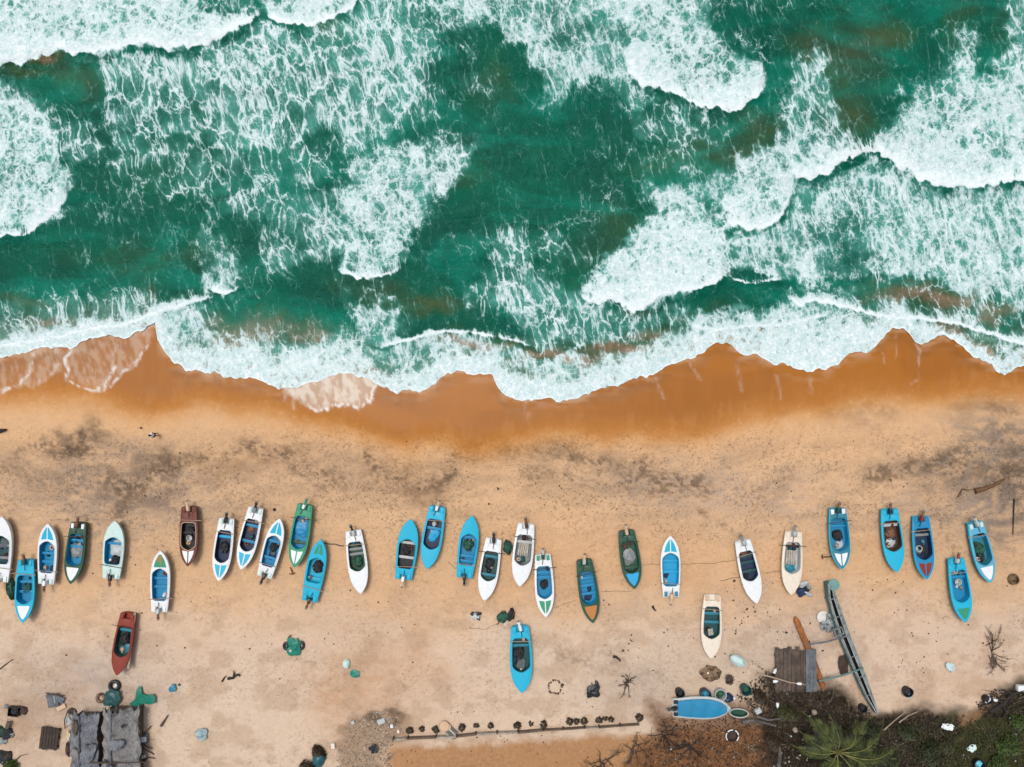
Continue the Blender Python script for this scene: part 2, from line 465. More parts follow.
    lay((178, 110, 36), wet * sst(.50, .68, fbm(X / 120., Y / 30., 83, 3)) * .5)
    # films of the last swash: a pale veil, bright edge lines
    film = np.zeros(X.shape); line = np.zeros(X.shape)
    jx = X + n2 * 8; jy = Y + n2 * 6
    fA = [(-20, 380), (-20, 340), (160, 318), (156, 334), (148, 350), (135, 363), (118, 379), (100, 389), (86, 387), (70, 380), (58, 372), (50, 376), (38, 383), (20, 390), (0, 394)]
    fB = [(276, 378), (300, 384), (330, 368), (362, 366), (380, 384), (373, 399), (358, 408), (340, 403), (318, 412), (300, 402), (286, 394)]
    film = np.maximum(film, sst(-2, 4, polysd(fA, jx, jy)) * .24)
    film = np.maximum(film, sst(-2, 5, polysd(fB, jx, jy)) * .72)
    for pts, w, a in [([(31, 350), (32, 364), (28, 376), (18, 386), (2, 392)], 1.6, .55), ([(56, 350), (56, 363), (50, 374), (40, 381), (28, 385)], 2.0, .5),
                      ([(72, 350), (67, 360), (65, 372), (66, 379)], 2.0, .7), ([(66, 379), (80, 387), (98, 391), (116, 380), (136, 362), (152, 343)], 1.3, .6),
                      ([(115, 368), (108, 376), (98, 389)], 2.6, .7), ([(88, 352), (92, 370), (88, 382)], 1.5, .3), ([(118, 346), (112, 366)], 1.5, .3),
                      ([(373, 399), (358, 408), (340, 403), (318, 412), (302, 403)], 1.8, .75), ([(378, 386), (370, 402)], 1.4, .8),
                      ([(918, 346), (920, 362), (917, 376), (910, 384)], 1.6, .45), ([(897, 336), (896, 360)], 1.2, .28), ([(882, 345), (883, 362)], 1.4, .28),
                      ([(524, 372), (526, 420)], 3, .18), ([(690, 362), (700, 380)], 2, .28), ([(736, 360), (742, 392)], 2.2, .28), ([(776, 376), (780, 398)], 2, .25),
                      ([(809, 376), (810, 392)], 2, .3), ([(655, 378), (664, 398)], 2, .3), ([(284, 388), (285, 400)], 2.2, .5), ([(292, 392), (296, 410)], 2, .45)]:
        a = a if a > .5 else a * .45; line = np.maximum(line, a * sst(w * 1.5, 0, segdist(pts, jx, jy)))
    fine = fbm(X / 4., Y / 8. - X / 10., 91, 5)
    film = film * (.35 + 1.3 * sst(.36, .66, fine))
    sed = film * .5 + line * (.15 + 1.0 * sst(.35, .62, fbm(X / 3., Y / 6., 92, 4)))
    sh = Y - shore_y(X) + n2 * 6; wash = np.exp(-np.maximum(sh, 0) / 5.5) * sst(-3, 1, sh)
    lay((206, 176, 146), wash * .55 * sst(.40, .62, fbm(X / 16., Y / 5., 94, 4)))  # thin pale wash along the edge, its wet sheen put into colour
    lay((120, 78, 40), np.exp(-((sh - 9) / 5.) ** 2) * .30 * sst(.4, .6, fbm(X / 40., Y / 20., 95, 3)))
    lay((186, 156, 132), sst(-1, 6, polysd(fB, jx, jy)) * .6)
    lay((222, 200, 168), np.clip(film * .42, 0, .9)); lay((238, 234, 228), np.clip((sed - film * .5) * 1.1 + film * .34, 0, .9))
    rgba = np.concatenate([c, np.ones(X.shape + (1,))], -1)
    tr = sst(415, 450, Y) * (1 - .55 * sst(520, 560, Y)) * (1 - brown) * .9 + .1
    k = NT("beach_sand"); g = k.geo()
    cA = k.attr("tint", 0); wA = k.attr("wet"); tA = k.attr("trod")
    dryf = k.math('SUBTRACT', 1.0, wA)
    v2 = k.n("Mapping"); k.put(v2.inputs[0], g); v2.inputs["Scale"].default_value = (1, 1.5, 1)
    gw = k.vm('ADD', v2.outputs[0], k.vm('SCALE', k.vm('SUBTRACT', k.noise(g, 1.6, 3, out=1), (.5, .5, .5)), scale=.5))
    foot = k.voro(gw, 3.4, 'F1')                      # footprints
    pit = k.ss(foot, .08, .34)
    big = k.noise(g, .55, 5, .62); mid = k.noise(g, 2.6, 5, .65); fin = k.noise(g, 13, 4, .7)
    msk = k.math('MULTIPLY', k.ss(k.noise(g, .22, 5, .7), .40, .60), tA)
    dk = k.math('MULTIPLY', k.math('SUBTRACT', 1.0, pit), k.math('MULTIPLY', msk, .8))  # footprint pits darkened in colour to back up their weak bump shading
    dk = k.math('ADD', dk, k.math('MULTIPLY', k.ss(mid, .50, .68), k.math('MULTIPLY', k.math('ADD', msk, .2), .6)))
    dk = k.math('ADD', dk, k.ss(fin, .56, .74, 0, .34))
    dk = k.math('MULTIPLY', dk, dryf, clamp=True)
    c1 = k.mix(dk, cA, k.mix(.62, cA, (.035, .024, .016, 1)))
    lt = k.math('MULTIPLY', k.ss(mid, .46, .30), k.math('MULTIPLY', dryf, .30))
    c1 = k.mix(lt, c1, k.mix(.5, cA, (.62, .47, .33, 1)))
    c1 = k.mix(k.ss(big, .35, .65, 0, .16), c1, k.mix(.4, cA, (.18, .11, .06, 1)))
    speck = k.math('MULTIPLY', k.ss(k.voro(g, 1.5, 'F1'), .055, .035), dryf)
    c1 = k.mix(k.math('MULTIPLY', speck, k.ss(k.noise(g, .3, 3), .50, .60, 0, .4)), c1, (.06, .045, .035, 1))
    k.put(k.b.inputs["Base Color"], c1)
    k.put(k.b.inputs["Roughness"], k.ss(wA, 0, 1, .95, .42, lin=True))
    k.put(k.b.inputs["Specular IOR Level"], k.ss(wA, 0, 1, .12, .16, lin=True))
    hh = k.math('ADD', k.math('MULTIPLY', pit, k.math('MULTIPLY', tA, .55)), k.math('ADD', k.math('MULTIPLY', mid, .6), k.math('MULTIPLY', fin, .25)))
    hh = k.math('MULTIPLY', hh, k.math('ADD', dryf, .04))
    k.put(k.b.inputs["Normal"], k.bump(hh, .75, .13))
    o = grid_mesh("beach", X, Y, Z, k.m, {"tint": rgba, "wet": wet, "trod": tr})
    tag(o, kind="structure", label="sandy beach, orange and wet by the water, pale and trodden inland")
    return o
make_beach()

# ------------------------------------------------------------------ sea
FRONTS = [  # breaking edges: polyline, white width, feather behind, height in metres
    ([(-90, 70), (0, 63), (20, 62), (45, 56), (58, 50), (75, 57), (100, 52), (125, 46), (145, 44), (165, 50), (185, 46), (203, 42), (220, 38), (238, 30), (252, 20), (262, 11)], 13, 26, .55),
    ([(264, 12), (278, 20), (292, 25), (312, 24), (328, 19), (340, 14), (352, 8), (360, -6), (364, -30)], 9, 14, .4),
    ([(-60, 238), (0, 236), (14, 237), (28, 233), (42, 223), (55, 212), (66, 200), (70, 186)], 6, 10, .35),
    ([(336, 268), (345, 275), (357, 279), (375, 277), (390, 276), (402, 270)], 6, 14, .3),
    ([(206, 287), (214, 292), (224, 294), (236, 291), (243, 286)], 5, 8, .2),
    ([(625, 58), (629, 70), (640, 84), (655, 89), (672, 94), (690, 101), (705, 107), (718, 110), (732, 109), (745, 105), (757, 95), (765, 82), (768, 64)], 10, 22, .6),
    ([(788, 177), (800, 178), (812, 177), (826, 172), (845, 160), (858, 152), (874, 152), (890, 159), (905, 168), (920, 178), (940, 186), (965, 187), (985, 184), (1024, 180), (1130, 184)], 14, 30, .65),
    ([(722, 214), (732, 223), (745, 228), (758, 229), (772, 223), (783, 212), (790, 198), (793, 182)], 7, 22, .4),
    ([(577, 291), (584, 299), (596, 302), (608, 298), (620, 302), (632, 308), (645, 307), (656, 300), (668, 294), (690, 292), (706, 287), (720, 282), (728, 275)], 10, 34, .5),
    ([(724, 275), (735, 280), (748, 284), (765, 282), (785, 279)], 2.5, 8, .3),
    ([(-90, 330), (0, 348), (40, 340), (80, 334), (120, 326), (150, 316), (175, 308), (195, 300), (208, 297)], 5, 14, .25),
    ([(378, 350), (395, 344), (420, 337), (447, 332), (470, 333), (492, 336), (515, 341), (536, 347)], 3, 4, .12),
    ([(786, 296), (800, 304), (815, 300), (838, 306), (870, 314), (900, 318), (940, 322), (980, 330), (1024, 344), (1130, 352)], 5, 5, .2),
    ([(690, 328), (715, 330), (740, 327), (770, 326), (800, 322), (830, 314)], 2.5, 4, .1),
]
FOAM = [  # outline, density, softness, laciness
    ([(-90, -80), (185, -80), (190, 2), (205, 12), (225, 18), (245, 16), (262, 10), (240, 32), (203, 44), (150, 48), (75, 58), (0, 66), (-90, 70)], .68, 12, .2),
    ([(190, -60), (262, -60), (262, 6), (240, 14), (212, 12), (195, 2)], .30, 6, .9),
    ([(262, -60), (362, -60), (352, 8), (318, 24), (285, 22), (264, 8)], .58, 11, .4),
    ([(94, 58), (150, 52), (240, 36), (262, 16), (300, 28), (345, 20), (372, 2), (405, -10), (428, 6), (432, 60), (428, 96), (404, 128), (390, 140), (352, 160), (325, 130), (300, 150), (230, 150), (160, 135), (115, 130), (100, 90)], .52, 12, 1.0),
    ([(345, 20), (372, -40), (440, -40), (438, 60), (405, 60), (370, 50)], .50, 14, 1.0),
    ([(105, 120), (160, 130), (230, 140), (300, 140), (345, 150), (330, 178), (300, 205), (262, 214), (225, 205), (190, 215), (150, 205), (118, 170)], .385, 22, 1.0),
    ([(395, 60), (440, 70), (455, 110), (430, 135), (400, 130)], .36, 12, 1.0),
    ([(455, 0), (480, 0), (475, 50), (456, 60)], .30, 8, 1.0),
    ([(-60, 78), (12, 80), (34, 94), (50, 108), (62, 135), (70, 160), (71, 188), (58, 210), (32, 231), (0, 236), (-60, 238)], .63, 11, .25),
    ([(28, 84), (66, 110), (100, 120), (100, 160), (68, 170), (55, 130)], .36, 12, 1.0),
    ([(345, 180), (362, 152), (385, 140), (408, 136), (432, 146), (455, 138), (474, 134), (472, 150), (458, 176), (446, 198), (430, 216), (414, 240), (404, 268), (375, 277), (338, 270), (332, 245), (345, 222), (328, 200)], .58, 13, .35),
    ([(262, 205), (290, 190), (336, 186), (350, 210), (340, 262), (316, 264), (290, 274), (266, 276), (258, 240)], .45, 12, .8),
    ([(195, 222), (212, 212), (224, 226), (238, 250), (246, 280), (232, 293), (210, 290), (202, 262)], .46, 9, .5),
    ([(240, 205), (270, 200), (265, 225), (245, 228)], .36, 10, .8),
    ([(408, -60), (625, -60), (640, 40), (640, 84), (665, 100), (650, 116), (622, 104), (592, 84), (566, 82), (562, 112), (536, 112), (536, 66), (514, 42), (500, 26), (460, 34), (432, 24)], .57, 12, .65),
    ([(570, -60), (700, -60), (714, 28), (724, 44), (748, 50), (766, 68), (764, 88), (748, 104), (722, 110), (690, 101), (655, 90), (632, 74), (622, 40)], .64, 12, .2),
    ([(605, 96), (690, 104), (725, 110), (728, 140), (738, 164), (700, 160), (688, 178), (664, 150), (640, 140)], .37, 14, 1.0),
    ([(600, 128), (614, 140), (626, 172), (612, 178), (602, 150)], .33, 8, 1.0),
    ([(772, 110), (790, 70), (806, 40), (826, 40), (832, 70), (840, 110), (852, 150), (812, 176), (790, 176), (775, 150)], .50, 14, .8),
    ([(868, 152), (876, 130), (896, 108), (910, 90), (922, 78), (945, 76), (952, 54), (960, 30), (974, 44), (986, 72), (1000, 66), (1130, 70), (1130, 184), (1024, 182), (960, 188), (918, 178)], .64, 15, .3),
    ([(995, -60), (1130, -60), (1130, 90), (1000, 80), (1004, 40)], .56, 12, .8),
    ([(638, 192), (652, 182), (690, 178), (712, 172), (735, 162), (748, 140), (776, 144), (795, 176), (791, 200), (770, 226), (742, 229), (722, 216), (690, 212), (660, 215)], .62, 14, .3),
    ([(724, 232), (780, 222), (795, 182), (830, 172), (862, 158), (900, 170), (950, 188), (1130, 186), (1130, 340), (1060, 330), (1010, 318), (985, 296), (950, 288), (915, 276), (880, 276), (850, 290), (800, 292), (770, 278), (726, 274)], .60, 10, .6),
    ([(576, 292), (598, 272), (611, 250), (628, 230), (648, 213), (690, 205), (722, 216), (742, 229), (730, 276), (700, 290), (668, 296), (645, 308), (618, 300), (596, 302)], .67, 12, .15),
    ([(500, 235), (512, 216), (530, 222), (545, 262), (578, 292), (610, 302), (645, 310), (690, 298), (690, 330), (640, 344), (580, 352), (530, 344), (505, 300), (480, 318), (455, 305), (468, 280), (495, 262)], .47, 16, 1.0),
    ([(540, 236), (570, 228), (592, 250), (575, 268), (550, 262)], .36, 12, 1.0),
    ([(690, 315), (720, 304), (760, 300), (800, 292), (850, 286), (860, 314), (800, 326), (720, 332), (680, 345)], .60, 9, .6),
    ([(860, 270), (1000, 285), (1100, 320), (1100, 350), (860, 316)], .36, 12, 1.0),
    ([(0, 300), (60, 290), (115, 285), (150, 288), (165, 306), (120, 330), (0, 346), (-60, 340)], .44, 14, .9),
    ([(120, 318), (170, 300), (205, 294), (212, 306), (225, 340), (260, 346), (300, 348), (345, 338), (352, 345), (380, 350), (380, 380), (340, 376), (300, 392), (150, 392), (150, 322)], .62, 10, .5),
    ([(350, 302), (378, 297), (404, 300), (410, 322), (400, 345), (350, 350), (345, 325)], .58, 12, .6),
    ([(215, 335), (300, 330), (345, 330), (345, 350), (230, 352)], .42, 10, 1.0),
    ([(375, 350), (420, 337), (450, 332), (500, 336), (540, 346), (600, 360), (680, 340), (720, 328), (840, 310), (1130, 340), (1130, 420), (370, 420)], .60, 6, .6),
]
SEDI = [(55, 56, 18, 7, .95), (78, 80, 32, 22, .62), (30, 72, 30, 10, .5), (855, 62, 44, 50, .55), (877, 36, 28, 26, .66), (850, 100, 26, 40, .55), (720, 150, 48, 34, .6), (690, 165, 50, 26, .55), (755, 120, 28, 16, .6),
        (800, 45, 26, 22, .55), (500, 75, 30, 26, .45), (150, 265, 110, 22, .45), (40, 300, 80, 14, .62), (330, 28, 20, 12, .6), (590, 240, 60, 40, .42), (540, 190, 60, 40, .3), (560, 265, 40, 30, .35),
        (250, 330, 60, 22, 1.0), (300, 330, 46, 16, .95), (370, 290, 50, 26, .5), (430, 305, 70, 14, .55), (60, 320, 60, 14, .8), (230, 345, 30, 10, 1.0), (560, 360, 90, 12, 1.0), (620, 350, 70, 14, .9), (470, 345, 60, 9, .95),
        (660, 335, 40, 10, .8), (920, 300, 70, 12, 1.0), (1000, 312, 40, 12, .9), (870, 290, 40, 10, .6), (765, 325, 30, 8, 1.0), (640, 310, 30, 12, .5), (690, 318, 20, 10, .7), (760, 285, 40, 6, .35), (230, 110, 60, 40, .3), (160, 180, 60, 30, .35),
        (470, 170, 30, 20, .35), (1010, 30, 20, 40, .35), (960, 20, 30, 40, .4), (200, 300, 60, 10, .4)]
def make_sea():
    xs = axis(-70, 1094, 1.25, -5000, 6000)
    v = np.arange(0, 1.00001, 1 / 372.)
    top = -60
    far = axis(0, 10, 1.25, -9000, 0)[:-9]
    far = far[far < -0.01]
    sy = shore_y(xs)
    rows = [np.full(xs.shape, top + f) for f in far] + [top + (sy - top) * q for q in v]
    Y = np.stack(rows); X = np.broadcast_to(xs, Y.shape).copy()
    SY = np.broadcast_to(sy, Y.shape)
    ds = SY - Y                                          # decimetres seaward of the edge
    w1 = fbm(X / 34., Y / 30., 101, 3) - .5; w2 = fbm(X / 36., Y / 30., 102, 3) - .5
    f1 = fbm(X / 9., Y / 9., 103, 3) - .5; f2 = fbm(X / 9., Y / 9., 104, 3) - .5
    XW = X + w1 * 26 + f1 * 20; YW = Y + w2 * 22 + f2 * 20
    dens = np.full(X.shape, .03); lace = np.full(X.shape, 1.0); lw = np.full(X.shape, .16)
    for poly, d, soft, lc in FOAM:
        x0 = min(p[0] for p in poly) - 50; x1 = max(p[0] for p in poly) + 50; y0 = min(p[1] for p in poly) - 50; y1 = max(p[1] for p in poly) + 50
        m = (X > x0) & (X < x1) & (Y > y0) & (Y < y1)
        if not m.any(): continue
        d = d + .03 if d < .55 else d
        q = sst(-soft, soft, polysd(poly, XW[m], YW[m]))
        dm = dens[m]; lm = lace[m]
        nd = np.maximum(dm, .03 + (d - .03) * q)
        t = q * (d >= dm - .06)
        lace[m] = lm * (1 - t) + lc * t; dens[m] = nd
    # the open sea beyond the frame carries the same broken water
    out = sst(0, -90, Y) + sst(-40, -140, X) + sst(1070, 1170, X)
    out = np.clip(out, 0, 1)
    dens = dens * (1 - out) + out * (.1 + .65 * sst(.4, .62, fbm(X / 130., Y / 60., 120, 4)))
    # clear dark gaps
    for (x, y, rx, ry, a) in [(850, 262, 40, 30, .14), (860, 215, 34, 44, .12), (740, 285, 46, 8, .5), (830, 130, 20, 30, .1), (860, 130, 16, 30, .3), (770, 310, 30, 5, .1), (290, 130, 60, 20, .04), (985, 30, 14, 40, .2), (895, 296, 46, 9, .2)]:
        g = np.exp(-(((XW - x) / rx) ** 2 + ((YW - y) / ry) ** 2)); dens = dens - a * g
    dens = dens + ((fbm(X / 40., Y / 34., 105, 4) - .5) * .36 + (fbm(X / 13., Y / 13., 106, 3) - .5) * .26) * sst(.0, .3, dens)
    dens = np.maximum(dens, .26 * sst(.50, .72, fbm(X / 60., Y / 40., 116, 4)))
    solid = np.zeros(X.shape); hgt = np.zeros(X.shape)
    lump = (fbm(X / 10., Y / 24., 107, 3) - .5) * 11 + (vnoise(X / 3.6, Y / 6., 108) - .5) * 3.4
    for pts, w, back, hh in FRONTS:
        x0, x1 = pts[0][0], pts[-1][0]
        m = (X > x0 - 90) & (X < x1 + 90) & (Y > min(p[1] for p in pts) - 170) & (Y < max(p[1] for p in pts) + 40)
        xm = X[m]; ym = Y[m] + lump[m] * min(1, w / 8.)
        yf = np.interp(xm, [p[0] for p in pts], [p[1] for p in pts])
        d = segdist(pts, xm, ym); sd = np.where(yf > ym, d, -d)
        ends = sst(0, 16, xm - x0 + 4) * sst(0, 16, x1 + 4 - xm)
        wv = w * (.55 + .9 * fbm(xm / 24., xm * 0 + hh * 9, 109, 3))
        s_ = sst(-1.6, 1.2, sd) * np.exp(-(np.maximum(sd, 0) / (wv * .72)) ** 1.2) * ends
        solid[m] = np.maximum(solid[m], s_)
        fe = sst(-1.5, 1, sd) * np.exp(-np.maximum(sd, 0) / back) * ends
        dens[m] = dens[m] + .13 * fe
        cut = sst(1, -1, sd) * np.exp(-np.maximum(-sd, 0) / (w * .8)) * ends     # smooth dark face below the lip
        dens[m] = dens[m] - .05 * cut
        hgt[m] = np.maximum(hgt[m], .7 * hh * sst(-15, 6, sd) * np.exp(-np.maximum(sd - 5, 0) / 55.) * ends)
    # swash: white towards its edge, with a bright lip
    sx = X
    bandw = np.interp(sx, [-90, 0, 60, 110, 150, 156, 165, 200, 250, 300, 340, 366, 400, 430, 470, 500, 530, 580, 640, 690, 720, 760, 800, 850, 890, 920, 940, 980, 1024, 1100],
                      [22, 18, 16, 16, 12, 30, 26, 24, 34, 36, 34, 22, 16, 22, 18, 22, 20, 20, 22, 24, 18, 26, 46, 34, 20, 22, 10, 14, 16, 20])
    bw = 1.3 * bandw * (.7 + .6 * fbm(X / 30., Y / 30., 111, 3))
    edge = sst(bw * 1.7, bw * .35, ds)
    dens = np.maximum(dens, edge * (.84 + .30 * (fbm(X / 16., Y / 12., 112, 3) - .3)))
    lace = lace * (1 - edge * .55)
    lip = sst(3.0 * (.4 + fbm(X / 18., Y * 0, 113, 3)), .5, ds) * .75 * sst(.30, .62, fbm(X / 26., Y * 0, 118, 4))
    solid = np.maximum(solid, lip)
    thin = sst(930, 950, X) * sst(1080, 1000, X) * sst(26, 16, ds) * sst(2.2, 5, ds)          # grey thin swash far right
    thin = np.maximum(thin, sst(318, 340, X) * sst(402, 386, X) * sst(30, 16, ds) * sst(2, 5, ds))
    dens = dens - thin * .20
    solid2 = np.zeros(X.shape)
    # sediment
    sed = np.zeros(X.shape); XS = X + w2 * 36 + f1 * 10; YS = Y + w1 * 26 + f2 * 8
    for (x, y, rx, ry, a) in SEDI:
        if y < 282 and not (x == 55 and y == 56): a = min(a, .58); rx *= 1.45; ry *= 1.45
        sed = np.maximum(sed, a * np.exp(-((XS - x) / rx) ** 2 - ((YS - y) / ry) ** 2))
    sed = np.maximum(sed, sst(75, 20, ds) * .62)
    sed = np.maximum(sed, sst(34, 8, ds) * .98)
    sed = np.clip(sed + (fbm(X / 70., Y / 45., 115, 4) - .5) * .35 * (sst(-.2, .3, sed)) + .04, 0, 1)
    dens = np.clip(dens, 0, 1)
    # relief
    zs = sand_z(X, Y)
    base = np.maximum(zs + .035, -.50 + 0 * X)
    deep = sst(10, 130, ds)
    swell = (fbm(X / 150. + .2 * Y / 60., Y / 42., 131, 3) - .5) * .9
    chop = (fbm(X / 16., Y / 12., 132, 3) - .5) * .16
    Z = base + deep * (swell + chop) + hgt * sst(4, 45, ds) + sst(1, 9, ds) * .03
    Z = np.maximum(Z, zs + .02)
    fadefar = sst(3000, 900, np.abs(X - 512)) * sst(-5000, -800, Y)
    Z = np.where(Y < -60, Z * fadefar + (1 - fadefar) * -.5, Z)
    u = X * S; vv = -Y * S
    u2 = (u + .22 * vv + w1 * .8); v2 = (vv / 2.2 + w2 * 1.0)
    near = sst(90, 40, ds)
    v2 = v2
    flow = np.stack([u2, v2, solid2], -1)

    k = NT("sea_water"); g = k.geo(); FL = k.attr("flow", 1)
    D = k.attr("dens"); SO = k.attr("solid"); SE = k.attr("sed"); LA = k.attr("lace")
    # two coordinates: stretched lace and rounder broken foam
    pl = k.vm('ADD', FL, k.vm('SCALE', k.vm('SUBTRACT', k.noise(FL, .55, 3, .6, out=1), (.5, .5, .5)), scale=1.5))
    pl = k.vm('ADD', pl, k.vm('SCALE', k.vm('SUBTRACT', k.noise(FL, 2.4, 3, .6, out=1), (.5, .5, .5)), scale=.45))
    gr = k.n("Mapping"); k.put(gr.inputs[0], g); gr.inputs["Scale"].default_value = (1, .85, .3); gr.inputs["Rotation"].default_value = (0, 0, .3)
    pr = k.vm('ADD', gr.outputs[0], k.vm('SCALE', k.vm('SUBTRACT', k.noise(g, 1.0, 3, .6, out=1), (.5, .5, .5)), scale=1.1))
    def ridge(vec, sc_, kk): return k.math('EXPONENT', k.math('MULTIPLY', k.voro(vec, sc_), -kk))
    def mixf(f, a, b):
        nd = k.n("Mix", data_type='FLOAT'); k.put(nd.inputs[0], f); k.put(nd.inputs[2], a); k.put(nd.inputs[3], b); return nd.outputs[0]
    r1 = mixf(LA, ridge(pr, 1.0, 6.0), ridge(pl, .90, 8.5))
    r2 = mixf(LA, ridge(pr, 2.4, 6.0), ridge(pl, 2.2, 7.5))
    r3 = ridge(pl, 5.0, 5.0)
    nb = k.noise(pr, .55, 4, .62, .3); nb2 = k.noise(pr, 3.0, 4, .7, .8); nl = k.noise(pl, .42, 3, .6)
    net = k.math('ADD', k.math('MULTIPLY', r1, .62), k.math('ADD', k.math('MULTIPLY', r2, .40), k.math('MULTIPLY', r3, .17)))
    net = k.math('MULTIPLY', net, k.ss(nl, .30, .62, .78, 1.14))
    val = k.math('ADD', net, k.math('MULTIPLY', k.math('SUBTRACT', nb, .5), k.ss(LA, 0, 1, 1.1, .55, lin=True)))
    val = k.math('ADD', val, k.math('MULTIPLY', k.math('SUBTRACT', nb2, .5), .75))
    T = k.ss(D, 0, 1, 1.13, -.08, lin=True)
    dlt = k.math('ADD', k.math('SUBTRACT', val, T), k.math('MULTIPLY', SO, .95))
    foam = k.ss(dlt, -.08, .44)
    foam = k.math('MULTIPLY', foam, k.ss(k.math('ADD', D, SO), .06, .45, .35, 1.0))
    # the water itself
    wcol = k.ramp(SE, [(0, col(0, 90, 74)), (.3, col(6, 90, 68)), (.55, col(54, 84, 54)), (.76, col(80, 90, 60)), (1, col(128, 106, 80))])
    bn = k.noise(g, .16, 5, .6)
    st_ = k.n("Mapping"); k.put(st_.inputs[0], g); st_.inputs["Scale"].default_value = (.55, 1.2, 1)
    bn2 = k.noise(st_.outputs[0], .13, 4, .6, .8)
    wcol = k.mix(k.ss(bn, .38, .64, 0, .75), wcol, k.mix(.6, wcol, (.004, .034, .026, 1)))
    wcol = k.mix(k.ss(bn2, .46, .66, 0, .85), wcol, k.mix(.6, wcol, col(6, 134, 112)))
    wcol = k.mix(k.ss(k.noise(g, .5, 5, .65), .5, .75, 0, .35), wcol, k.mix(.4, wcol, col(60, 150, 130)))
    milk = k.math('MULTIPLY', k.ss(D, .18, .75), k.ss(k.noise(pl, .6, 4, .6), .25, .7, .2, .8))
    milk = k.math('ADD', milk, k.ss(dlt, -.45, .1, 0, .2), clamp=True)
    wcol = k.mix(k.math('MULTIPLY', milk, .8), wcol, k.mix(k.ss(SE, .5, .95), col(104, 182, 170), col(186, 168, 150)))
    fcol = k.mix(k.ss(nb2, .34, .64), col(246, 251, 252), col(196, 222, 224))
    fcol = k.mix(k.ss(dlt, .2, .9, .35, 0), fcol, col(176, 212, 210))
    fcol = k.mix(k.ss(SO, .3, .9), fcol, col(240, 250, 252))
    k.put(k.b.inputs["Base Color"], k.mix(foam, wcol, fcol))
    k.put(k.b.inputs["Roughness"], k.ss(foam, 0, .6, .30, .85))
    k.put(k.b.inputs["Specular IOR Level"], k.ss(foam, 0, .6, .04, .08))
    rip = k.math('ADD', k.noise(g, 1.4, 4, .65), k.math('MULTIPLY', k.noise(g, 4.5, 2, .6), .5))
    k.put(k.b.inputs["Normal"], k.bump(rip, .8, .22))
    o = grid_mesh("sea", X, Y, Z, k.m, {"dens": dens, "solid": solid, "sed": sed, "lace": lace, "flow": flow})
    tag(o, kind="structure", label="green surf with white breakers rolling onto the beach")
make_sea()

# ------------------------------------------------------------------ paints
CC = {'W': (236, 240, 242), 'C': (12, 180, 216), 'B': (12, 136, 186), 'BB': (16, 164, 218), 'N': (22, 44, 78), 'G': (44, 150, 112), 'DG': (26, 78, 58), 'R': (136, 42, 20), 'DR': (104, 42, 24),
      'M': (206, 232, 227), 'K': (24, 26, 30), 'GR': (132, 138, 138), 'LG': (188, 194, 194), 'T': (10, 128, 108), 'TB': (40, 128, 150), 'O': (190, 122, 52), 'BE': (216, 182, 150), 'CR': (236, 224, 206),
      'BR': (116, 76, 50), 'DB': (64, 46, 36), 'PB': (96, 176, 206), 'Y': (222, 200, 90), 'DT': (22, 76, 78)}
NAMES = {'W': 'white', 'C': 'cyan', 'B': 'blue', 'BB': 'bright blue', 'N': 'navy', 'G': 'sea green', 'DG': 'dark green', 'R': 'red', 'DR': 'dark red', 'M': 'mint', 'K': 'black', 'GR': 'grey', 'LG': 'pale grey',
         'T': 'teal', 'TB': 'dull blue', 'O': 'orange', 'BE': 'beige', 'CR': 'cream', 'BR': 'brown', 'DB': 'dark brown', 'PB': 'pale blue', 'Y': 'yellow', 'DT': 'dark teal'}
def pm(c, dirt=.42): return paint('paint_' + NAMES[c].replace(' ', '_') + ('' if dirt == .42 else '_%d' % int(dirt * 100)), col(*CC[c]), dirt=dirt)
def nm(c):
    a = col(*CC[c]); b = (min(a[0] * 2.2 + .02, .7), min(a[1] * 2.2 + .02, .7), min(a[2] * 2.2 + .02, .7), 1)
    return netting('net_' + NAMES[c].replace(' ', '_'), a, b)
M_METAL = paint('grey_metal', col(120, 120, 118), rough=.5, dirt=.6)
M_RUST = paint('rusty_metal', col(118, 78, 52), rough=.75, dirt=.7)
M_POLE = streaky('bleached_pole', col(186, 168, 146), col(140, 118, 94))
M_DARKPOLE = streaky('dark_pole', col(84, 66, 50), col(50, 40, 32))
M_PLANK = streaky('old_planks', col(108, 92, 80), col(50, 42, 36), scale=7)
M_GREYPLANK = streaky('grey_planks', col(120, 126, 132), col(62, 68, 74), scale=7)
M_ROPE = paint('rope', col(120, 104, 82), rough=.9, dirt=.5)
M_DARKROPE = paint('dark_rope', col(52, 46, 42), rough=.9, dirt=.5)

TT = np.array([0, .1, .25, .42, .56, .68, .78, .86, .92, .965, .99, 1.0])
FF = np.array([.78, .845, .93, .99, 1.0, .955, .84, .665, .455, .235, .09, .0])
def hw(t):
    t = max(0., min(1., t))
    i = max(0, min(len(TT) - 2, int(np.searchsorted(TT, t)) - 1))
    h = TT[i + 1] - TT[i]; u = (t - TT[i]) / h
    def sl_(j):
        if j <= 0: return (FF[1] - FF[0]) / (TT[1] - TT[0])
        if j >= len(TT) - 1: return (FF[-1] - FF[-2]) / (TT[-1] - TT[-2])
        return (FF[j + 1] - FF[j - 1]) / (TT[j + 1] - TT[j - 1])
    a, b = FF[i], FF[i + 1]; ma, mb = sl_(i) * h, sl_(i + 1) * h
    return max(0., (2 * u ** 3 - 3 * u ** 2 + 1) * a + (u ** 3 - 2 * u ** 2 + u) * ma + (-2 * u ** 3 + 3 * u ** 2) * b + (u ** 3 - u ** 2) * mb)
def sheer(t): return .80 + .26 * t * t

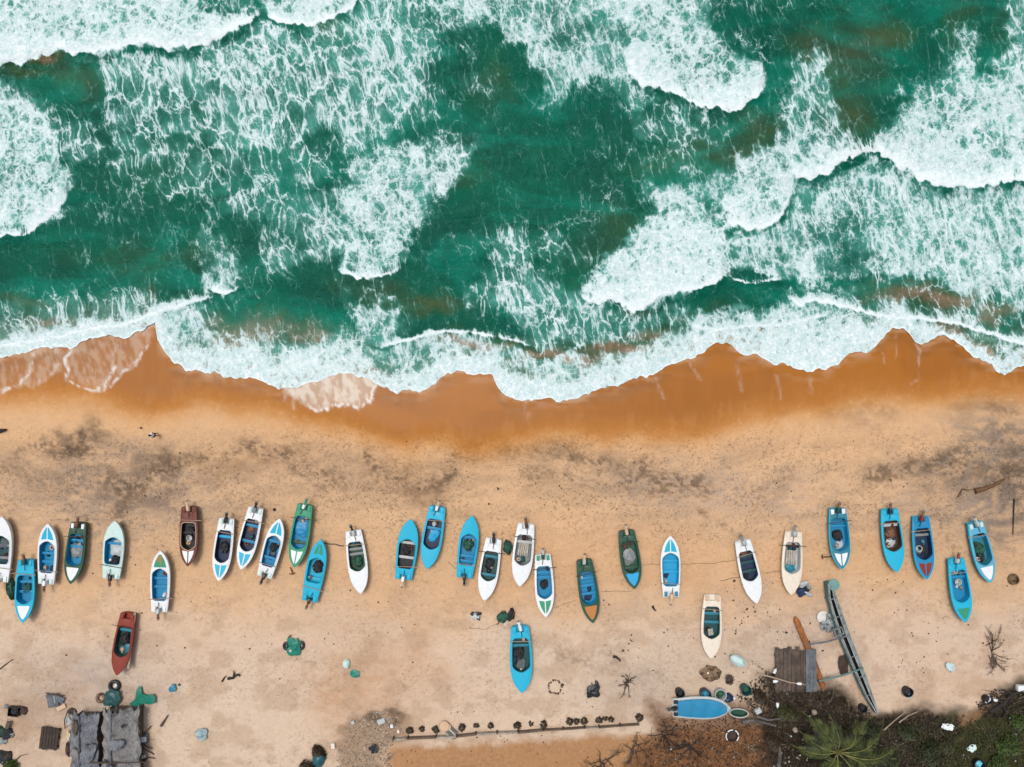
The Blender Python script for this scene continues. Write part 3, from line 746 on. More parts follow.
def boat(sp, idx):
    (bow, stern, wpx) = sp['bow'], sp['stern'], sp['w']
    zref = .88
    b = P(*bow, 1.0); s_ = P(*stern, .8)
    bxy = Vector((b.x, b.y)); sxy = Vector((s_.x, s_.y))
    L = (bxy - sxy).length; W = wpx * S * (H - zref) / H
    yaw = math.atan2(bxy.y - sxy.y, bxy.x - sxy.x) - math.pi / 2
    base = sz(*[(p + q) / 2 for p, q in zip(bow, stern)]) - .06
    roll = rnd.uniform(-.035, .035)
    root = empty('fishing_boat', (sxy.x, sxy.y, base), yaw, 0, roll)
    tag(root, sp['label'], 'fishing boat', 'fishing boats beached in a row on the sand')
    hull, deck = pm(sp['hull']), pm(sp.get('deck', sp['hull']))
    floor = pm(sp['floor'], .5)
    t0, t1 = sp.get('well', (.18, .685))
    y = lambda t: t * L
    h = lambda t: hw(t) * W / 2
    nx, ny = .17 * W, .085 * L               # motor notch half width, depth
    # hull
    m = MB(); ts = [0, .06, .13, .2, .28, .36, .44, .52, .6, .67, .73, .79, .84, .88, .92, .95, .975, .99, 1.0]
    rows = []
    for t in ts:
        zk = .0 if t < .66 else .62 * ((t - .66) / .34) ** 2
        zg = sheer(t); a = h(t)
        rows.append([(-a, y(t), zg), (-.95 * a, y(t) - .0, zk + (zg - zk) * .58), (-.74 * a, y(t), zk + (zg - zk) * .24), (0, y(t), zk),
                     (.74 * a, y(t), zk + (zg - zk) * .24), (.95 * a, y(t), zk + (zg - zk) * .58), (a, y(t), zg)])
    vv = [q for r in rows for q in r]; ff = []
    for i in range(len(ts) - 1):
        for j in range(6): ff.append((i * 7 + j, i * 7 + j + 1, (i + 1) * 7 + j + 1, (i + 1) * 7 + j))
    n = len(vv); zg = sheer(0)
    vv += [(-nx, 0, zg), (-nx, 0, zg - .3), (nx, 0, zg - .3), (nx, 0, zg)]
    ff.append((0, 1, 2, 3, 4, 5, 6, n + 3, n + 2, n + 1, n))
    m.add(vv, ff); hull_o = m.build('hull', hull, root)
    # deck with the open well
    K = 26
    outer, inner = [], []
    tfs = t1 + .05
    side = .065 * W
    def hin(t, s): return (h(t) - side - .02) * (1 - .30 * max(0, 1 - s / .10) ** 2 - .34 * max(0, 1 - (1 - s) / .14) ** 2)
    na = 17
    for k in range(na):                                    # left side from stern towards the bow
        s = k / (na - 1); t = tfs * s; ti = t0 + (t1 - t0) * s
        outer.append((-h(t), y(t))); inner.append((-hin(ti, s), y(ti)))
    hb = hin(t1, 1)
    for k in range(1, 10):
        s = k / 9; t = tfs + (1 - tfs) * (1 - (1 - s) ** 1.6); a = math.pi / 2 * s
        outer.append((-h(t), y(t))); inner.append((-hb * (1 - s), y(t1) + .11 * W * math.sin(a)))
    lo, li = outer[:-1], inner[:-1]
    outer += [(-p[0], p[1]) for p in lo[::-1]]; inner += [(-p[0], p[1]) for p in li[::-1]]
    ha = hin(t0, 0)
    outer += [(nx, 0), (nx, ny), (-nx, ny), (-nx, 0)]
    inner += [(min(nx * 1.3, ha * .9), y(t0)), (nx, y(t0)), (-nx, y(t0)), (-min(nx * 1.3, ha * .9), y(t0))]
    no = len(outer); crown = [0, .03, .05, .045]
    vv = []
    for j in range(4):
        u = j / 3
        for p, q in zip(outer, inner):
            yy = p[1] * (1 - u) + q[1] * u
            vv.append((p[0] * (1 - u) + q[0] * u, yy, sheer(yy / L) + crown[j] + .004))
    ff = []
    for j in range(3):
        for i in range(no): ff.append((j * no + i, j * no + (i + 1) % no, (j + 1) * no + (i + 1) % no, (j + 1) * no + i))
    m = MB(); m.add(vv, ff)
    nv = len(m.v)                                          # splash well behind the notch
    z0 = sheer(0)
    m.add([(-nx, 0, z0), (-nx, ny, z0 + .004), (nx, ny, z0 + .004), (nx, 0, z0), (-nx, 0, z0 - .3), (-nx, ny, z0 - .3), (nx, ny, z0 - .3), (nx, 0, z0 - .3)],
          [(0, 1, 5, 4), (1, 2, 6, 5), (2, 3, 7, 6), (4, 5, 6, 7)])
    m.build('deck', deck, root)
    # coaming round the well
    m = MB(); m.tube([(p[0], p[1], sheer(p[1] / L) + .06) for p in inner] + [(inner[0][0], inner[0][1], sheer(inner[0][1] / L) + .06)], .035, 6, False)
    m.build('coaming', pm(sp.get('coam', sp.get('deck', sp['hull']))), root)
    # well liner
    m = MB(); zf = .30
    vv = [(p[0], p[1], sheer(p[1] / L) + .05) for p in inner] + [(p[0] * .9, y(t0) + .04 + (p[1] - y(t0)) * .97, zf) for p in inner]
    m.add(vv, [(i, (i + 1) % no, no + (i + 1) % no, no + i) for i in range(no)] + [tuple(no + i for i in range(no))])
    m.build('cockpit_floor', floor, root, smooth=False)
    # rub rail
    m = MB(); pts = [(-h(t), y(t), sheer(t) - .02) for t in ts] + [(h(t), y(t), sheer(t) - .02) for t in ts[::-1][1:]]
    m.tube(pts, .045, 6); m.build('rub_rail', pm(sp.get('rail', sp['hull'])), root)
    # seats
    seatc = pm(sp.get('seat', sp['floor']), .5)
    for t in sp.get('seats', (.36, .52)):
        m = MB(); m.box((0, y(t), .56), (2 * (h(t) - side) * .93, .26, .05)); m.build('seat', seatc, root, bevel=.012)
    # stern blocks either side of the motor
    sb = sp.get('sternc')
    for sg in (-1, 1):
        x0, x1 = nx + .04, h(.03) - .08
        ll = min(.085 * L, y(t0) - .22)
        m = MB(); m.box((sg * (x0 + x1) / 2, ll / 2 + .05, sheer(0) + .055), (x1 - x0, ll, .11), taper=.92)
        m.build('stern_locker', pm(sb) if sb else deck, root, bevel=.025)
    # painted bow panels
    for kind, c in sp.get('emb', []):
        halves = {'split': (-1, 1), 'tri': (0,), 'thin': (-1, 1), 'patch': (0,)}[kind]
        ta, tb = {'split': (.735, .945), 'tri': (.735, .945), 'thin': (.76, .93), 'patch': (.78, .95)}[kind]
        for sg in halves:
            out = []
            N_ = 7
            ins = .125 * W
            for i in range(N_ + 1):
                t = ta + (tb - ta) * i / N_
                a = max(0.005, (h(t) - ins) * (1 if kind != 'thin' else .8))
                out.append((a, y(t)))
            g = .055 if kind in ('split', 'thin') else 0
            if sg == 0:
                poly = [(-p[0], p[1]) for p in out] + out[::-1]
            else:
                poly = [(sg * (max(p[0], g + .01)), p[1]) for p in out] + [(sg * g, out[-1][1]), (sg * g, out[0][1] + .1)]
            m = MB(); k = len(poly)
            m.add([(p[0], p[1], sheer(p[1] / L) + .062) for p in poly] + [(p[0], p[1], sheer(p[1] / L) + .0) for p in poly],
                  [tuple(range(k))] + [(i, (i + 1) % k, k + (i + 1) % k, k + i) for i in range(k)])
            m.build('bow_panel', pm(c), root, smooth=False)
    # lashed pole across the gunwales
    if sp.get('pole', 1):
        tp = sp.get('polet', .22); a = h(tp); z = sheer(tp) + .13
        m = MB(); e1, e2 = rnd.uniform(.15, .5), rnd.uniform(.15, .5); sk = rnd.uniform(-.12, .12)
        m.tube([(-a - e1, y(tp) - sk, z), (0, y(tp), z + .02), (a + e2, y(tp) + sk, z)], .035, 6)
        m.build('cross_pole', M_POLE if rnd.random() < .6 else M_DARKPOLE, root)
    # outboard motor, tilted up
    mc = sp.get('motor')
    if mc:
        ang = rnd.uniform(-.28, .28)
        R_ = Matrix.Rotation(ang, 4, 'Z')
        m = MB(); m.box((0, .10, 0), (.36, .62, .34), taper=.72)
        cw = m.build('outboard_motor', pm(mc), root, bevel=.06)
        cw.matrix_local = Matrix.Translation((0, .02, sheer(0) + .22)) @ R_ @ Matrix.Rotation(-.16, 4, 'X')
        lg = pm(sp['shaft']) if sp.get('shaft') else M_RUST
        m = MB(); m.tube([(0, -.1, .02), (0, -.42, .0), (0, -.62, -.02)], [.13, .10, .075], 8); m.box((0, -.52, -.03), (.30, .22, .04)); m.box((0, -.38, -.12), (.05, .4, .16))
        m.build('shaft', lg, cw)
        m = MB(); m.tube([(0, -.60, -.02), (0, -.76, -.03)], [.085, .04], 8)
        for q in range(3):
            a = 2 * math.pi * q / 3 + .4
            m.box((  .11 * math.cos(a), -.71, -.03 + .11 * math.sin(a)), (.16, .03, .09), ry=-a)
        m.build('propeller', M_METAL, cw)
        m = MB(); m.tube([(0, .38, .02), (.03, .75, .06), (.05, .95, .07)], [.035, .03, .035], 6); m.build('tiller', pm('K'), cw)
    root['dims'] = [L, W]
    items = list(sp.get('items', []))
    have = {q[0] for q in items}; er = random.Random(idx * 17 + 5)
    if sp.get('pole', 1):
        for kind, cs, u, t, size in (('coil', ('BR', 'GR', 'K', 'BE'), .35, t0 + .85 * (t1 - t0), .55), ('can', ('N', 'K', 'BE', 'DR'), -.5, t0 + .13 * (t1 - t0), .5), ('bag', ('K', 'DT', 'GR', 'N'), -.35, t0 + .62 * (t1 - t0), .55), ('net', ('K', 'DB', 'DT'), .3, t0 + .3 * (t1 - t0), .6)):
            if kind not in have and er.random() < .72: items.append((kind, er.choice(cs), u * er.uniform(.5, 1.2), t + er.uniform(-.03, .03), size * er.uniform(.85, 1.2)))
    Mw = Matrix.Translation(root.location) @ root.rotation_euler.to_matrix().to_4x4()
    for n_, (kind, c, u, t, size) in enumerate(items):
        p = Mw @ Vector((u * h(t) * .8, y(t), .30 if kind not in ('flag',) else 1.0))
        cargo(kind, c, p, yaw + rnd.uniform(-.3, .3), size, sp['label'], idx * 10 + n_)
    del root['dims']
    return root

NOUN = {'net': 'heaped fishing net', 'tarp': 'crumpled tarpaulin', 'crate': 'fish crate', 'coil': 'coiled rope', 'buoy': 'round float', 'can': 'fuel can', 'boards': 'slatted boards', 'tub': 'round tub', 'bag': 'tied sack'}
CATN = {'net': 'net', 'tarp': 'tarpaulin', 'crate': 'crate', 'coil': 'rope', 'buoy': 'float', 'can': 'fuel can', 'boards': 'boards', 'tub': 'tub', 'bag': 'sack'}
IDN = {'net': 'fishing_net', 'tarp': 'tarpaulin', 'crate': 'fish_crate', 'coil': 'rope_coil', 'buoy': 'float', 'can': 'fuel_can', 'boards': 'slatted_boards', 'tub': 'tub', 'bag': 'sack'}
def cargo(kind, c, p, yaw, size, where, seed):
    m = MB(); s = size; mat = pm(c)
    if kind == 'net':
        m.blob((0, 0, -.02), (s * .95, s * 1.15, s * .42), seed, .42, 26, 14, .1, 2.6); mat = nm(c)
        m.tube([(s * .5 * math.cos(a * .7) * (.6 + .3 * math.sin(a * 1.7)), s * .6 * math.sin(a * .7), s * .36 - .002 * a) for a in range(1, 9)], .03, 5)
    elif kind == 'tarp':
        ol = rough_outline(s * .52, s * .66, seed, 30, .22, 3.5)
        m.sheet(ol, lambda x, y: .26 * s * (.5 + float(fbm(np.array(x * 2.2 / s + seed), np.array(y * 2.2 / s), seed, 4))) * (1.05 - .55 * ((x / s / .5) ** 2 + (y / s / .65) ** 2) * .7), 12, .05)
    elif kind == 'crate':
        w, l, h = s * .55, s * .75, s * .34; th = .035
        m.box((0, 0, th / 2), (w, l, th))
        for sg in (-1, 1):
            m.box((sg * (w / 2 - th / 2), 0, h / 2 + th), (th, l, h)); m.box((0, sg * (l / 2 - th / 2), h / 2 + th), (w - 2 * th - .004, th, h))
            m.box((sg * (w / 2 + .012), 0, h + th - .03), (.024, l * .98, .05))
        m.box((0, 0, h * .45), (w * .8, .03, h * .6))
    elif kind == 'coil':
        for q in range(4): m.ring((.03 * math.sin(q * 2.1 + seed), .03 * math.cos(q * 1.7), .05 + q * .045), s * (.34 - .025 * q), .045, 22, 6, rx=.06 * math.sin(q))
        m.tube([(s * .34, 0, .06), (s * .5, s * .2, .03), (s * .42, s * .5, .03)], .03, 5)
    elif kind == 'buoy':
        m.lathe((0, 0, 0), [(0, 0), (s * .2, .03), (s * .32, s * .16), (s * .34, s * .3), (s * .26, s * .5), (s * .09, s * .6), (s * .07, s * .7), (0, s * .71)], 16)
        m.ring((0, 0, s * .72), s * .07, s * .02, 10, 5, rx=math.pi / 2)
    elif kind == 'can':
        m.box((0, 0, s * .3), (s * .42, s * .6, s * .6), taper=.92); m.lathe((0, s * .16, s * .6), [(s * .08, 0), (s * .08, s * .09), (0, s * .09)], 10)
        m.tube([(0, -s * .22, s * .58), (0, -s * .2, s * .70), (0, 0, s * .70), (0, .02, s * .59)], s * .035, 6)
    elif kind == 'boards':
        for q in range(5): m.box(((q - 2) * s * .17, rnd.uniform(-.03, .03), .30 + rnd.uniform(-.004, .004)), (s * .13, s * 1.1, .03), rz=rnd.uniform(-.03, .03))
        for q in (-1, 1): m.box((0, q * s * .38, .25), (s * .86, .07, .05))
        mat = M_PLANK if c == 'BR' else (M_GREYPLANK if c == 'GR' else streaky('pale_boards', col(206, 200, 188), col(150, 140, 126)))
    elif kind == 'tub':
        m.lathe((0, 0, 0), [(0, .0), (s * .3, 0), (s * .38, s * .4), (s * .42, s * .42), (s * .42, s * .46), (s * .36, s * .46), (s * .28, s * .06), (0, s * .05)], 20)
    elif kind == 'bag':
        m.blob((0, 0, 0), (s * .6, s * .85, s * .5), seed, .25, 20, 12, .2); m.tube([(0, s * .36, s * .18), (0, s * .5, s * .2), (.02, s * .58, s * .2)], [.09 * s, .04, .09 * s], 7)
    o = m.build(IDN[kind], mat, None, smooth=kind not in ('crate', 'boards'), bevel=.03 if kind == 'can' else 0)
    o.location = p; o.rotation_euler[2] = yaw
    wh = where if len(where.split()) <= 9 else ' '.join(where.replace(' just', '').replace(' and orange', '').replace(' cluttered', '').replace(', lowest at far left', ' at far left').split()[:10])
    tag(o, '%s %s in the %s' % (NAMES[c], NOUN[kind], wh), CATN[kind], 'gear left inside the beached boats')
    return o

BOATS = [
 dict(bow=(1.5, 517), stern=(-1, 582), w=21, hull='W', floor='DT', seats=(.36, .55), seat='GR', motor='W', well=(.27, .68), items=[('boards', 'GR', .1, .58, .8)], label='white boat cut off by the left picture edge'),
 dict(bow=(23.4, 622), stern=(26, 560), w=18.5, hull='C', floor='B', emb=[('tri', 'W')], motor='DT', well=(.24, .68), items=[('net', 'DT', 0, .46, .9), ('buoy', 'W', .5, .45, .35)], label='blue boat with white bow triangle, lowest at far left'),
 dict(bow=(48.4, 524), stern=(46.3, 584), w=19, hull='W', floor='B', emb=[('split', 'C')], motor='W', shaft='BR', seats=(.36, .5), sternc='M', items=[('net', 'N', .4, .25, .5)], label='bow-up white boat left of the dark green boat'),
 dict(bow=(70.7, 583.5), stern=(78.3, 523), w=18.5, hull='DG', floor='B', emb=[('tri', 'W')], motor='BR', sternc='W', seats=(.3, .4), items=[('tarp', 'GR', .1, .47, 1.1)], label='dark green boat with white bow triangle'),
 dict(bow=(115.3, 521), stern=(111.2, 578.5), w=20, hull='M', deck='M', floor='B', motor='K', shaft='BR', well=(.24, .69), seats=(.6,), items=[('tarp', 'LG', .1, .5, 1.1), ('net', 'K', .1, .32, .8), ('buoy', 'W', -.5, .3, .5)], label='pale mint boat with plain bow'),
 dict(bow=(160.5, 551), stern=(159.2, 612), w=19, hull='W', floor='B', emb=[('tri', 'G'), ('thin', 'O')], motor='LG', shaft='BR', seats=(.4, .54), items=[('bag', 'W', .4, .26, .6)], label='white boat with green and orange bow triangle'),
 dict(bow=(188.2, 566), stern=(189, 507), w=18, hull='DR', floor='K', emb=[('split', 'W')], motor='BE', shaft='BE', coam='BE', well=(.26, .70), seats=(.45,), seat='K', items=[('tub', 'LG', .1, .54, .7), ('net', 'K', 0, .42, .8)], label='dark red boat with two white bow triangles'),
 dict(bow=(218, 581), stern=(226, 519), w=18, hull='W', floor='N', emb=[('split', 'C')], motor='K', shaft='K', sternc='M', seats=(.3,), seat='BB', items=[('net', 'K', 0, .48, 1.0)], label='white boat just right of the dark red boat'),
 dict(bow=(241.3, 569), stern=(256, 508), w=18, hull='W', floor='N', emb=[('split', 'C')], motor='GR', shaft='K', sternc='M', seats=(.3, .56), seat='B', items=[('tarp', 'BR', .2, .36, .6)], label='white boat with grey motor between two white boats'),
 dict(bow=(280.2, 519), stern=(264.5, 577), w=18, hull='W', floor='B', emb=[('split', 'C')], motor='K', shaft='K', sternc='M', seats=(.32, .6), items=[('net', 'K', 0, .5, .9), ('tarp', 'N', 0, .36, .7)], label='bow-up white boat left of the sea-green boat'),
 dict(bow=(294.6, 567), stern=(305.2, 505), w=18.5, hull='G', floor='B', emb=[('split', 'W')], motor='W', shaft='G', sternc='G', seats=(.62,), seat='DG', items=[('tarp', 'B', 0, .42, 1.3), ('bag', 'BE', .1, .27, .5)], label='sea-green boat with two white bow triangles'),
 dict(bow=(321, 540), stern=(309.2, 601.5), w=18.5, hull='C', floor='C', emb=[('thin', 'G')], motor='K', shaft='BR', well=(.3, .68), seats=(.36,), items=[('net', 'K', .1, .56, 1.1), ('can', 'BR', -.5, .36, .6)], label='cyan boat touching the sea-green boat'),
 dict(bow=(360.5, 593.5), stern=(352.9, 531), w=19, hull='W', floor='DG', motor='LG', shaft='K', well=(.17, .62), seats=(.3, .38), seat='GR', items=[('net', 'DG', 0, .50, 1.0), ('bag', 'B', .2, .2, .5)], label='white boat with dark green well lying alone'),
 dict(bow=(410.6, 519.6), stern=(403, 580), w=20, hull='C', floor='K', motor='W', shaft='BE', well=(.18, .64), seats=(.36, .60), seat='LG', items=[('net', 'K', -.1, .48, .9), ('can', 'DR', .5, .5, .45)], label='leftmost of three cyan boats, its bow seaward'),
 dict(bow=(427, 569), stern=(437.5, 507), w=19.5, hull='C', floor='N', motor='W', shaft='BE', well=(.20, .66), seats=(.36,), seat='B', items=[('bag', 'LG', .1, .3, .8), ('tarp', 'BB', 0, .48, .9)], label='middle of three cyan boats, its bow inland'),
 dict(bow=(471.7, 516), stern=(464, 578), w=19, hull='C', floor='B', deck='C', motor='K', shaft='K', well=(.2, .68), seats=(.26, .34, .64), items=[('net', 'DG', 0, .52, 1.1), ('can', 'N', -.5, .3, .5)], label='rightmost of three cyan boats, with black motor'),
 dict(bow=(484.6, 600.5), stern=(494, 539), w=19, hull='W', floor='DT', motor='K', shaft='K', well=(.20, .66), seats=(.3, .6), seat='TB', items=[('net', 'K', .1, .42, 1.0), ('buoy', 'BE', -.2, .47, .6), ('bag', 'K', 0, .54, .7)], label='white boat with black motor and cluttered dark well'),
 dict(bow=(519.3, 586), stern=(526, 524), w=20, hull='W', floor='GR', motor='DB', shaft='BR', well=(.17, .64), seats=(.3,), seat='LG', items=[('boards', 'LG', 0, .42, 1.2), ('net', 'K', 0, .24, .5), ('tarp', 'DT', .1, .58, .7)], label='white boat with pale boards and brown motor'),
 dict(bow=(545.7, 617), stern=(542.7, 555), w=18.5, hull='W', floor='B', emb=[('split', 'G')], motor='DG', shaft='LG', sternc='G', seats=(.3, .38), items=[('net', 'K', 0, .5, .8)], label='white boat with sea-green bow triangle'),
 dict(bow=(592.9, 623), stern=(584, 560.5), w=19, hull='DG', floor='B', emb=[('tri', 'O')], motor='LG', shaft='BE', seats=(.30, .42, .55), items=[('net', 'N', .1, .6, .7), ('can', 'LG', .6, .28, .5)], label='dark green boat with orange bow panel'),
 dict(bow=(634.7, 588.5), stern=(626.4, 531), w=19.5, hull='DG', floor='DG', emb=[('tri', 'BB')], motor='BE', shaft='BE', well=(.18, .70), seats=(.66,), items=[('tarp', 'GR', 0, .46, 1.15), ('bag', 'BR', .4, .28, .6)], label='dark green boat with blue bow panel'),
 dict(bow=(670.4, 536), stern=(671.3, 597), w=19, hull='W', floor='BB', emb=[('split', 'C')], motor='BE', shaft='BE', sternc='TB', coam='TB', seats=(.58, .4), seat='BB', items=[('bag', 'W', -.6, .24, .4), ('net', 'N', -.5, .34, .5)], label='white boat with bright blue well, its bow seaward'),
 dict(bow=(756.6, 603), stern=(742.6, 541), w=19, hull='W', floor='N', motor='LG', shaft='GR', well=(.16, .62), seats=(.26, .36, .5), seat='DT', items=[('tarp', 'BR', 0, .23, .6)], label='white boat with navy well and grey motor'),
 dict(bow=(711.5, 659), stern=(712.9, 596), w=20, hull='CR', deck='CR', sternc='BE', floor='DT', motor=None, well=(.17, .66), seats=(.3, .44), seat='TB', items=[('boards', 'LG', 0, .6, .6)], label='cream boat with beige stern furthest inland'),
 dict(bow=(791.3, 594.7), stern=(793.9, 532), w=20, hull='CR', floor='LG', motor='LG', shaft='GR', well=(.16, .64), seats=(.24,), seat='K', items=[('boards', 'LG', 0, .42, 1.3), ('tarp', 'TB', 0, .58, .9), ('bag', 'N', -.4, .27, .7)], label='cream boat with pale boards beside dark gear heap'),
 dict(bow=(842.6, 569), stern=(838, 508.5), w=20, hull='C', deck='TB', rail='C', floor='B', emb=[('split', 'W')], sternc='W', motor='DT', shaft='BR', well=(.16, .68), seats=(.24, .3), items=[('net', 'K', 0, .46, 1.0), ('tarp', 'LG', -.2, .62, .6)], label='blue boat with white bow and stern panels'),
 dict(bow=(897.5, 572), stern=(890, 509.5), w=20, hull='C', floor='DB', motor='N', shaft='BR', well=(.18, .64), rail='C', coam='TB', seats=(.26,), seat='LG', items=[('net', 'BR', .1, .4, 1.0), ('tarp', 'LG', 0, .54, .8)], label='cyan boat with brown net and plain bow'),
 dict(bow=(927.4, 579.5), stern=(921.6, 517), w=20, hull='C', deck='B', rail='C', floor='N', emb=[('split', 'R')], motor='R', shaft='BR', well=(.18, .66), seats=(.3,), seat='GR', items=[('tub', 'LG', .4, .52, .8), ('bag', 'TB', -.3, .42, .6), ('net', 'K', -.2, .56, .8)], label='blue boat with two red bow triangles'),
 dict(bow=(991, 583), stern=(976, 523), w=19.5, hull='C', deck='PB', rail='C', floor='TB', emb=[('tri', 'W')], motor='LG', shaft='LG', sternc='M', well=(.18, .68), seats=(.26,), seat='B', items=[('net', 'DG', .1, .44, 1.2), ('net', 'K', 0, .6, .8)], label='blue boat with pale stern at the far right'),
 dict(bow=(965.6, 622), stern=(956.4, 559), w=19.5, hull='C', floor='B', emb=[('patch', 'G')], motor='LG', shaft='R', well=(.17, .66), seats=(.3,), items=[('coil', 'LG', 0, .21, .6), ('tub', 'LG', 0, .38, .8), ('buoy', 'W', .1, .46, .4)], label='cyan boat with a green patch on its bow'),
 dict(bow=(521.9, 693), stern=(519.8, 627), w=21.5, hull='C', floor='DT', motor='W', shaft='W', well=(.17, .66), seats=(.3,), seat='TB', items=[('net', 'K', .3, .42, 1.2), ('boards', 'GR', 0, .58, .9), ('buoy', 'W', 0, .67, .4)], label='cyan boat lying alone inland near the fence'),
 dict(bow=(116.6, 675), stern=(127.5, 614), w=18, hull='R', floor='DT', motor=None, well=(.2, .68), seats=(.28,), seat='TB', items=[('net', 'K', .1, .44, 1.1), ('bag', 'BE', .2, .62, .6), ('tarp', 'TB', -.4, .58, .6)], label='bright red boat on the sand above the huts'),
 dict(bow=(730.5, 708.5), stern=(673, 708), w=22, hull='W', deck='LG', rail='LG', floor='B', motor='K', shaft='K', well=(.13, .80), seats=(.5,), sternc='K', pole=0, items=[], label='weathered white boat lying sideways under blue tarpaulin'),
]
boats = [boat(sp, i) for i, sp in enumerate(BOATS)]
# the blue tarpaulin over the sideways boat
def tarp_cover():
    bo = boats[-1]; sp = BOATS[-1]
    b = P(*sp['bow'], 1.0); s_ = P(*sp['stern'], .8); L = (Vector((b.x, b.y)) - Vector((s_.x, s_.y))).length; W = 2.2
    ol = []
    for t in np.linspace(.08, .93, 26): ol.append((-max(.04, hw(t) * W / 2 - .21), t * L))
    ol += [(-p[0], p[1]) for p in ol[::-1]]
    m = MB()
    def zf(x, y):
        t = y / L; r = abs(x) / max(.1, hw(t) * W / 2)
        return sheer(t) + .14 + .16 * (1 - r * r) - .10 * abs(math.sin(t * 13)) ** 3 * (1 - r) + .05 * (float(fbm(np.array(x * 2.), np.array(y * 1.4), 5, 4)) - .5)
    m.sheet(ol, zf, 16, .12)
    o = m.build('tarpaulin', paint('blue_tarpaulin', col(8, 132, 176), rough=.55, dirt=.45, scale=1.5), None)
    o.matrix_world = Matrix.Translation(bo.location) @ bo.rotation_euler.to_matrix().to_4x4()
    tag(o, 'bright blue tarpaulin stretched over the sideways white boat', 'tarpaulin')
tarp_cover()

# ------------------------------------------------------------------ outrigger canoe, its float, the plank stack
def canoe():
    pts = [(829, 583), (832, 598), (838, 616), (845, 636), (853, 656), (861, 676), (868, 694), (876, 712)]
    wid = [.55, .85, 1.0, 1.05, 1.0, .95, .75, .28]
    z0 = .0
    c = [P(x, y, .9) for x, y in pts]
    base = c[3].copy(); base.z = 0
    root = empty('outrigger_canoe', base)
    tag(root, 'long narrow grey outrigger canoe with a dark slot running along it', 'canoe')
    rows = []; inn = []
    n = len(c)
    for i in range(n):
        a = c[max(0, i - 1)]; b = c[min(n - 1, i + 1)]
        t = (b - a); t.z = 0; t.normalize(); u = Vector((t.y, -t.x, 0)); p = c[i] - base; p.z = 0
        w = wid[i] * .54; lift = .25 * (abs(i - 3.5) / 3.5) ** 2
        rows.append([p - u * w * .9 + Vector((0, 0, .95 + lift)), p - u * w + Vector((0, 0, .55 + lift * .5)), p - u * w * .6 + Vector((0, 0, .1)), p + u * w * .6 + Vector((0, 0, .1)), p + u * w + Vector((0, 0, .55 + lift * .5)), p + u * w * .9 + Vector((0, 0, .95 + lift))])
        inn.append([p - u * w * .9 + Vector((0, 0, .95 + lift)), p - u * w * .22 + Vector((0, 0, .97 + lift)), p - u * w * .20 + Vector((0, 0, .3)), p + u * w * .58 + Vector((0, 0, .3)), p + u * w * .60 + Vector((0, 0, .97 + lift)), p + u * w * .9 + Vector((0, 0, .95 + lift))])
    def skin(R, name, mat):
        m = MB(); k = len(R[0]); m.add([q for r in R for q in r], [(i * k + j, i * k + j + 1, (i + 1) * k + j + 1, (i + 1) * k + j) for i in range(len(R) - 1) for j in range(k - 1)] + [tuple(range(k)), tuple((len(R) - 1) * k + j for j in range(k))])
        return m.build(name, mat, root, smooth=False)
    skin(rows, 'hull', paint('weathered_teal_hull', col(74, 120, 122), dirt=.7, rough=.7))
    m = MB()
    for sg in (0, 1):
        k = [r[1] if sg == 0 else r[4] for r in inn]; e = [r[0] if sg == 0 else r[5] for r in inn]
        m.add(k + e + [q - Vector((0, 0, .05)) for q in k] + [q - Vector((0, 0, .05)) for q in e], [(i, i + 1, n + i + 1, n + i) for i in range(n - 1)] + [(i, i + 1, 2 * n + i + 1, 2 * n + i) for i in range(n - 1)])
    m.build('side_board', streaky('weathered_boards', col(150, 160, 158), col(86, 98, 98), scale=5), root, smooth=False)
    m = MB(); m.add([q for r in inn for q in r[1:5]], [(i * 4 + j, i * 4 + j + 1, (i + 1) * 4 + j + 1, (i + 1) * 4 + j) for i in range(n - 1) for j in range(3)])
    m.build('slot_lining', paint('dark_wood', col(40, 40, 38), rough=.9), root, smooth=False)
    m = MB()
    for q in (1, 4):
        m.tube([r[q] + Vector((0, 0, .03)) for r in inn], .06, 6)
    m.build('gunwale', streaky('pale_rail', col(176, 180, 174), col(120, 124, 120)), root)
    # round prow platform and the lashed booms
    m = MB(); pr = P(834, 585, 1.15) - base
    m.lathe((pr.x, pr.y, 1.0), [(0, 0), (.5, .02), (.58, .1), (.56, .16), (0, .2)], 18)
    m.build('prow_disc', paint('faded_turquoise', col(110, 158, 152), dirt=.6), root)
    m = MB()
    for i in range(1, n - 1):
        r = inn[i]; m.box(((r[1] + r[4]) / 2) + Vector((0, 0, .03)), ((r[4] - r[1]).length + .4, .12, .07), rz=math.atan2((r[4] - r[1]).y, (r[4] - r[1]).x))
    m.build('thwart', M_GREYPLANK, root, smooth=False)
    m = MB(); a = P(863, 668, 1.3) - base; b = P(819, 681, .75) - base; mid = (a + b) / 2 + Vector((0, 0, .25))
    m.tube([a, mid, b], .09, 8); m.build('outrigger_boom', paint('teal_boom', col(70, 110, 108), dirt=.6), root)
    m = MB(); a = P(846, 636, 1.25) - base; b = P(806, 645, .7) - base; mid = (a + b) / 2 + Vector((0, 0, .3))
    m.tube([a, mid, b], .08, 8); m.build('outrigger_boom', M_GREYPLANK, root)
    m = MB(); a, b, q = P(795, 617, .35) - base, P(811, 655, .4) - base, P(824, 689, .35) - base
    m.tube([a, a + (b - a) * .1, b, q + (b - q) * .12, q], [.12, .30, .33, .28, .10], 12)
    m.build('outrigger_float', streaky('orange_log', col(184, 112, 52), col(118, 70, 34), scale=4), root)
    # box seat at mid-length
    m = MB(); p = P(839, 632, 1.25) - base
    rzz = math.atan2(*(c[4] - c[3]).yx)
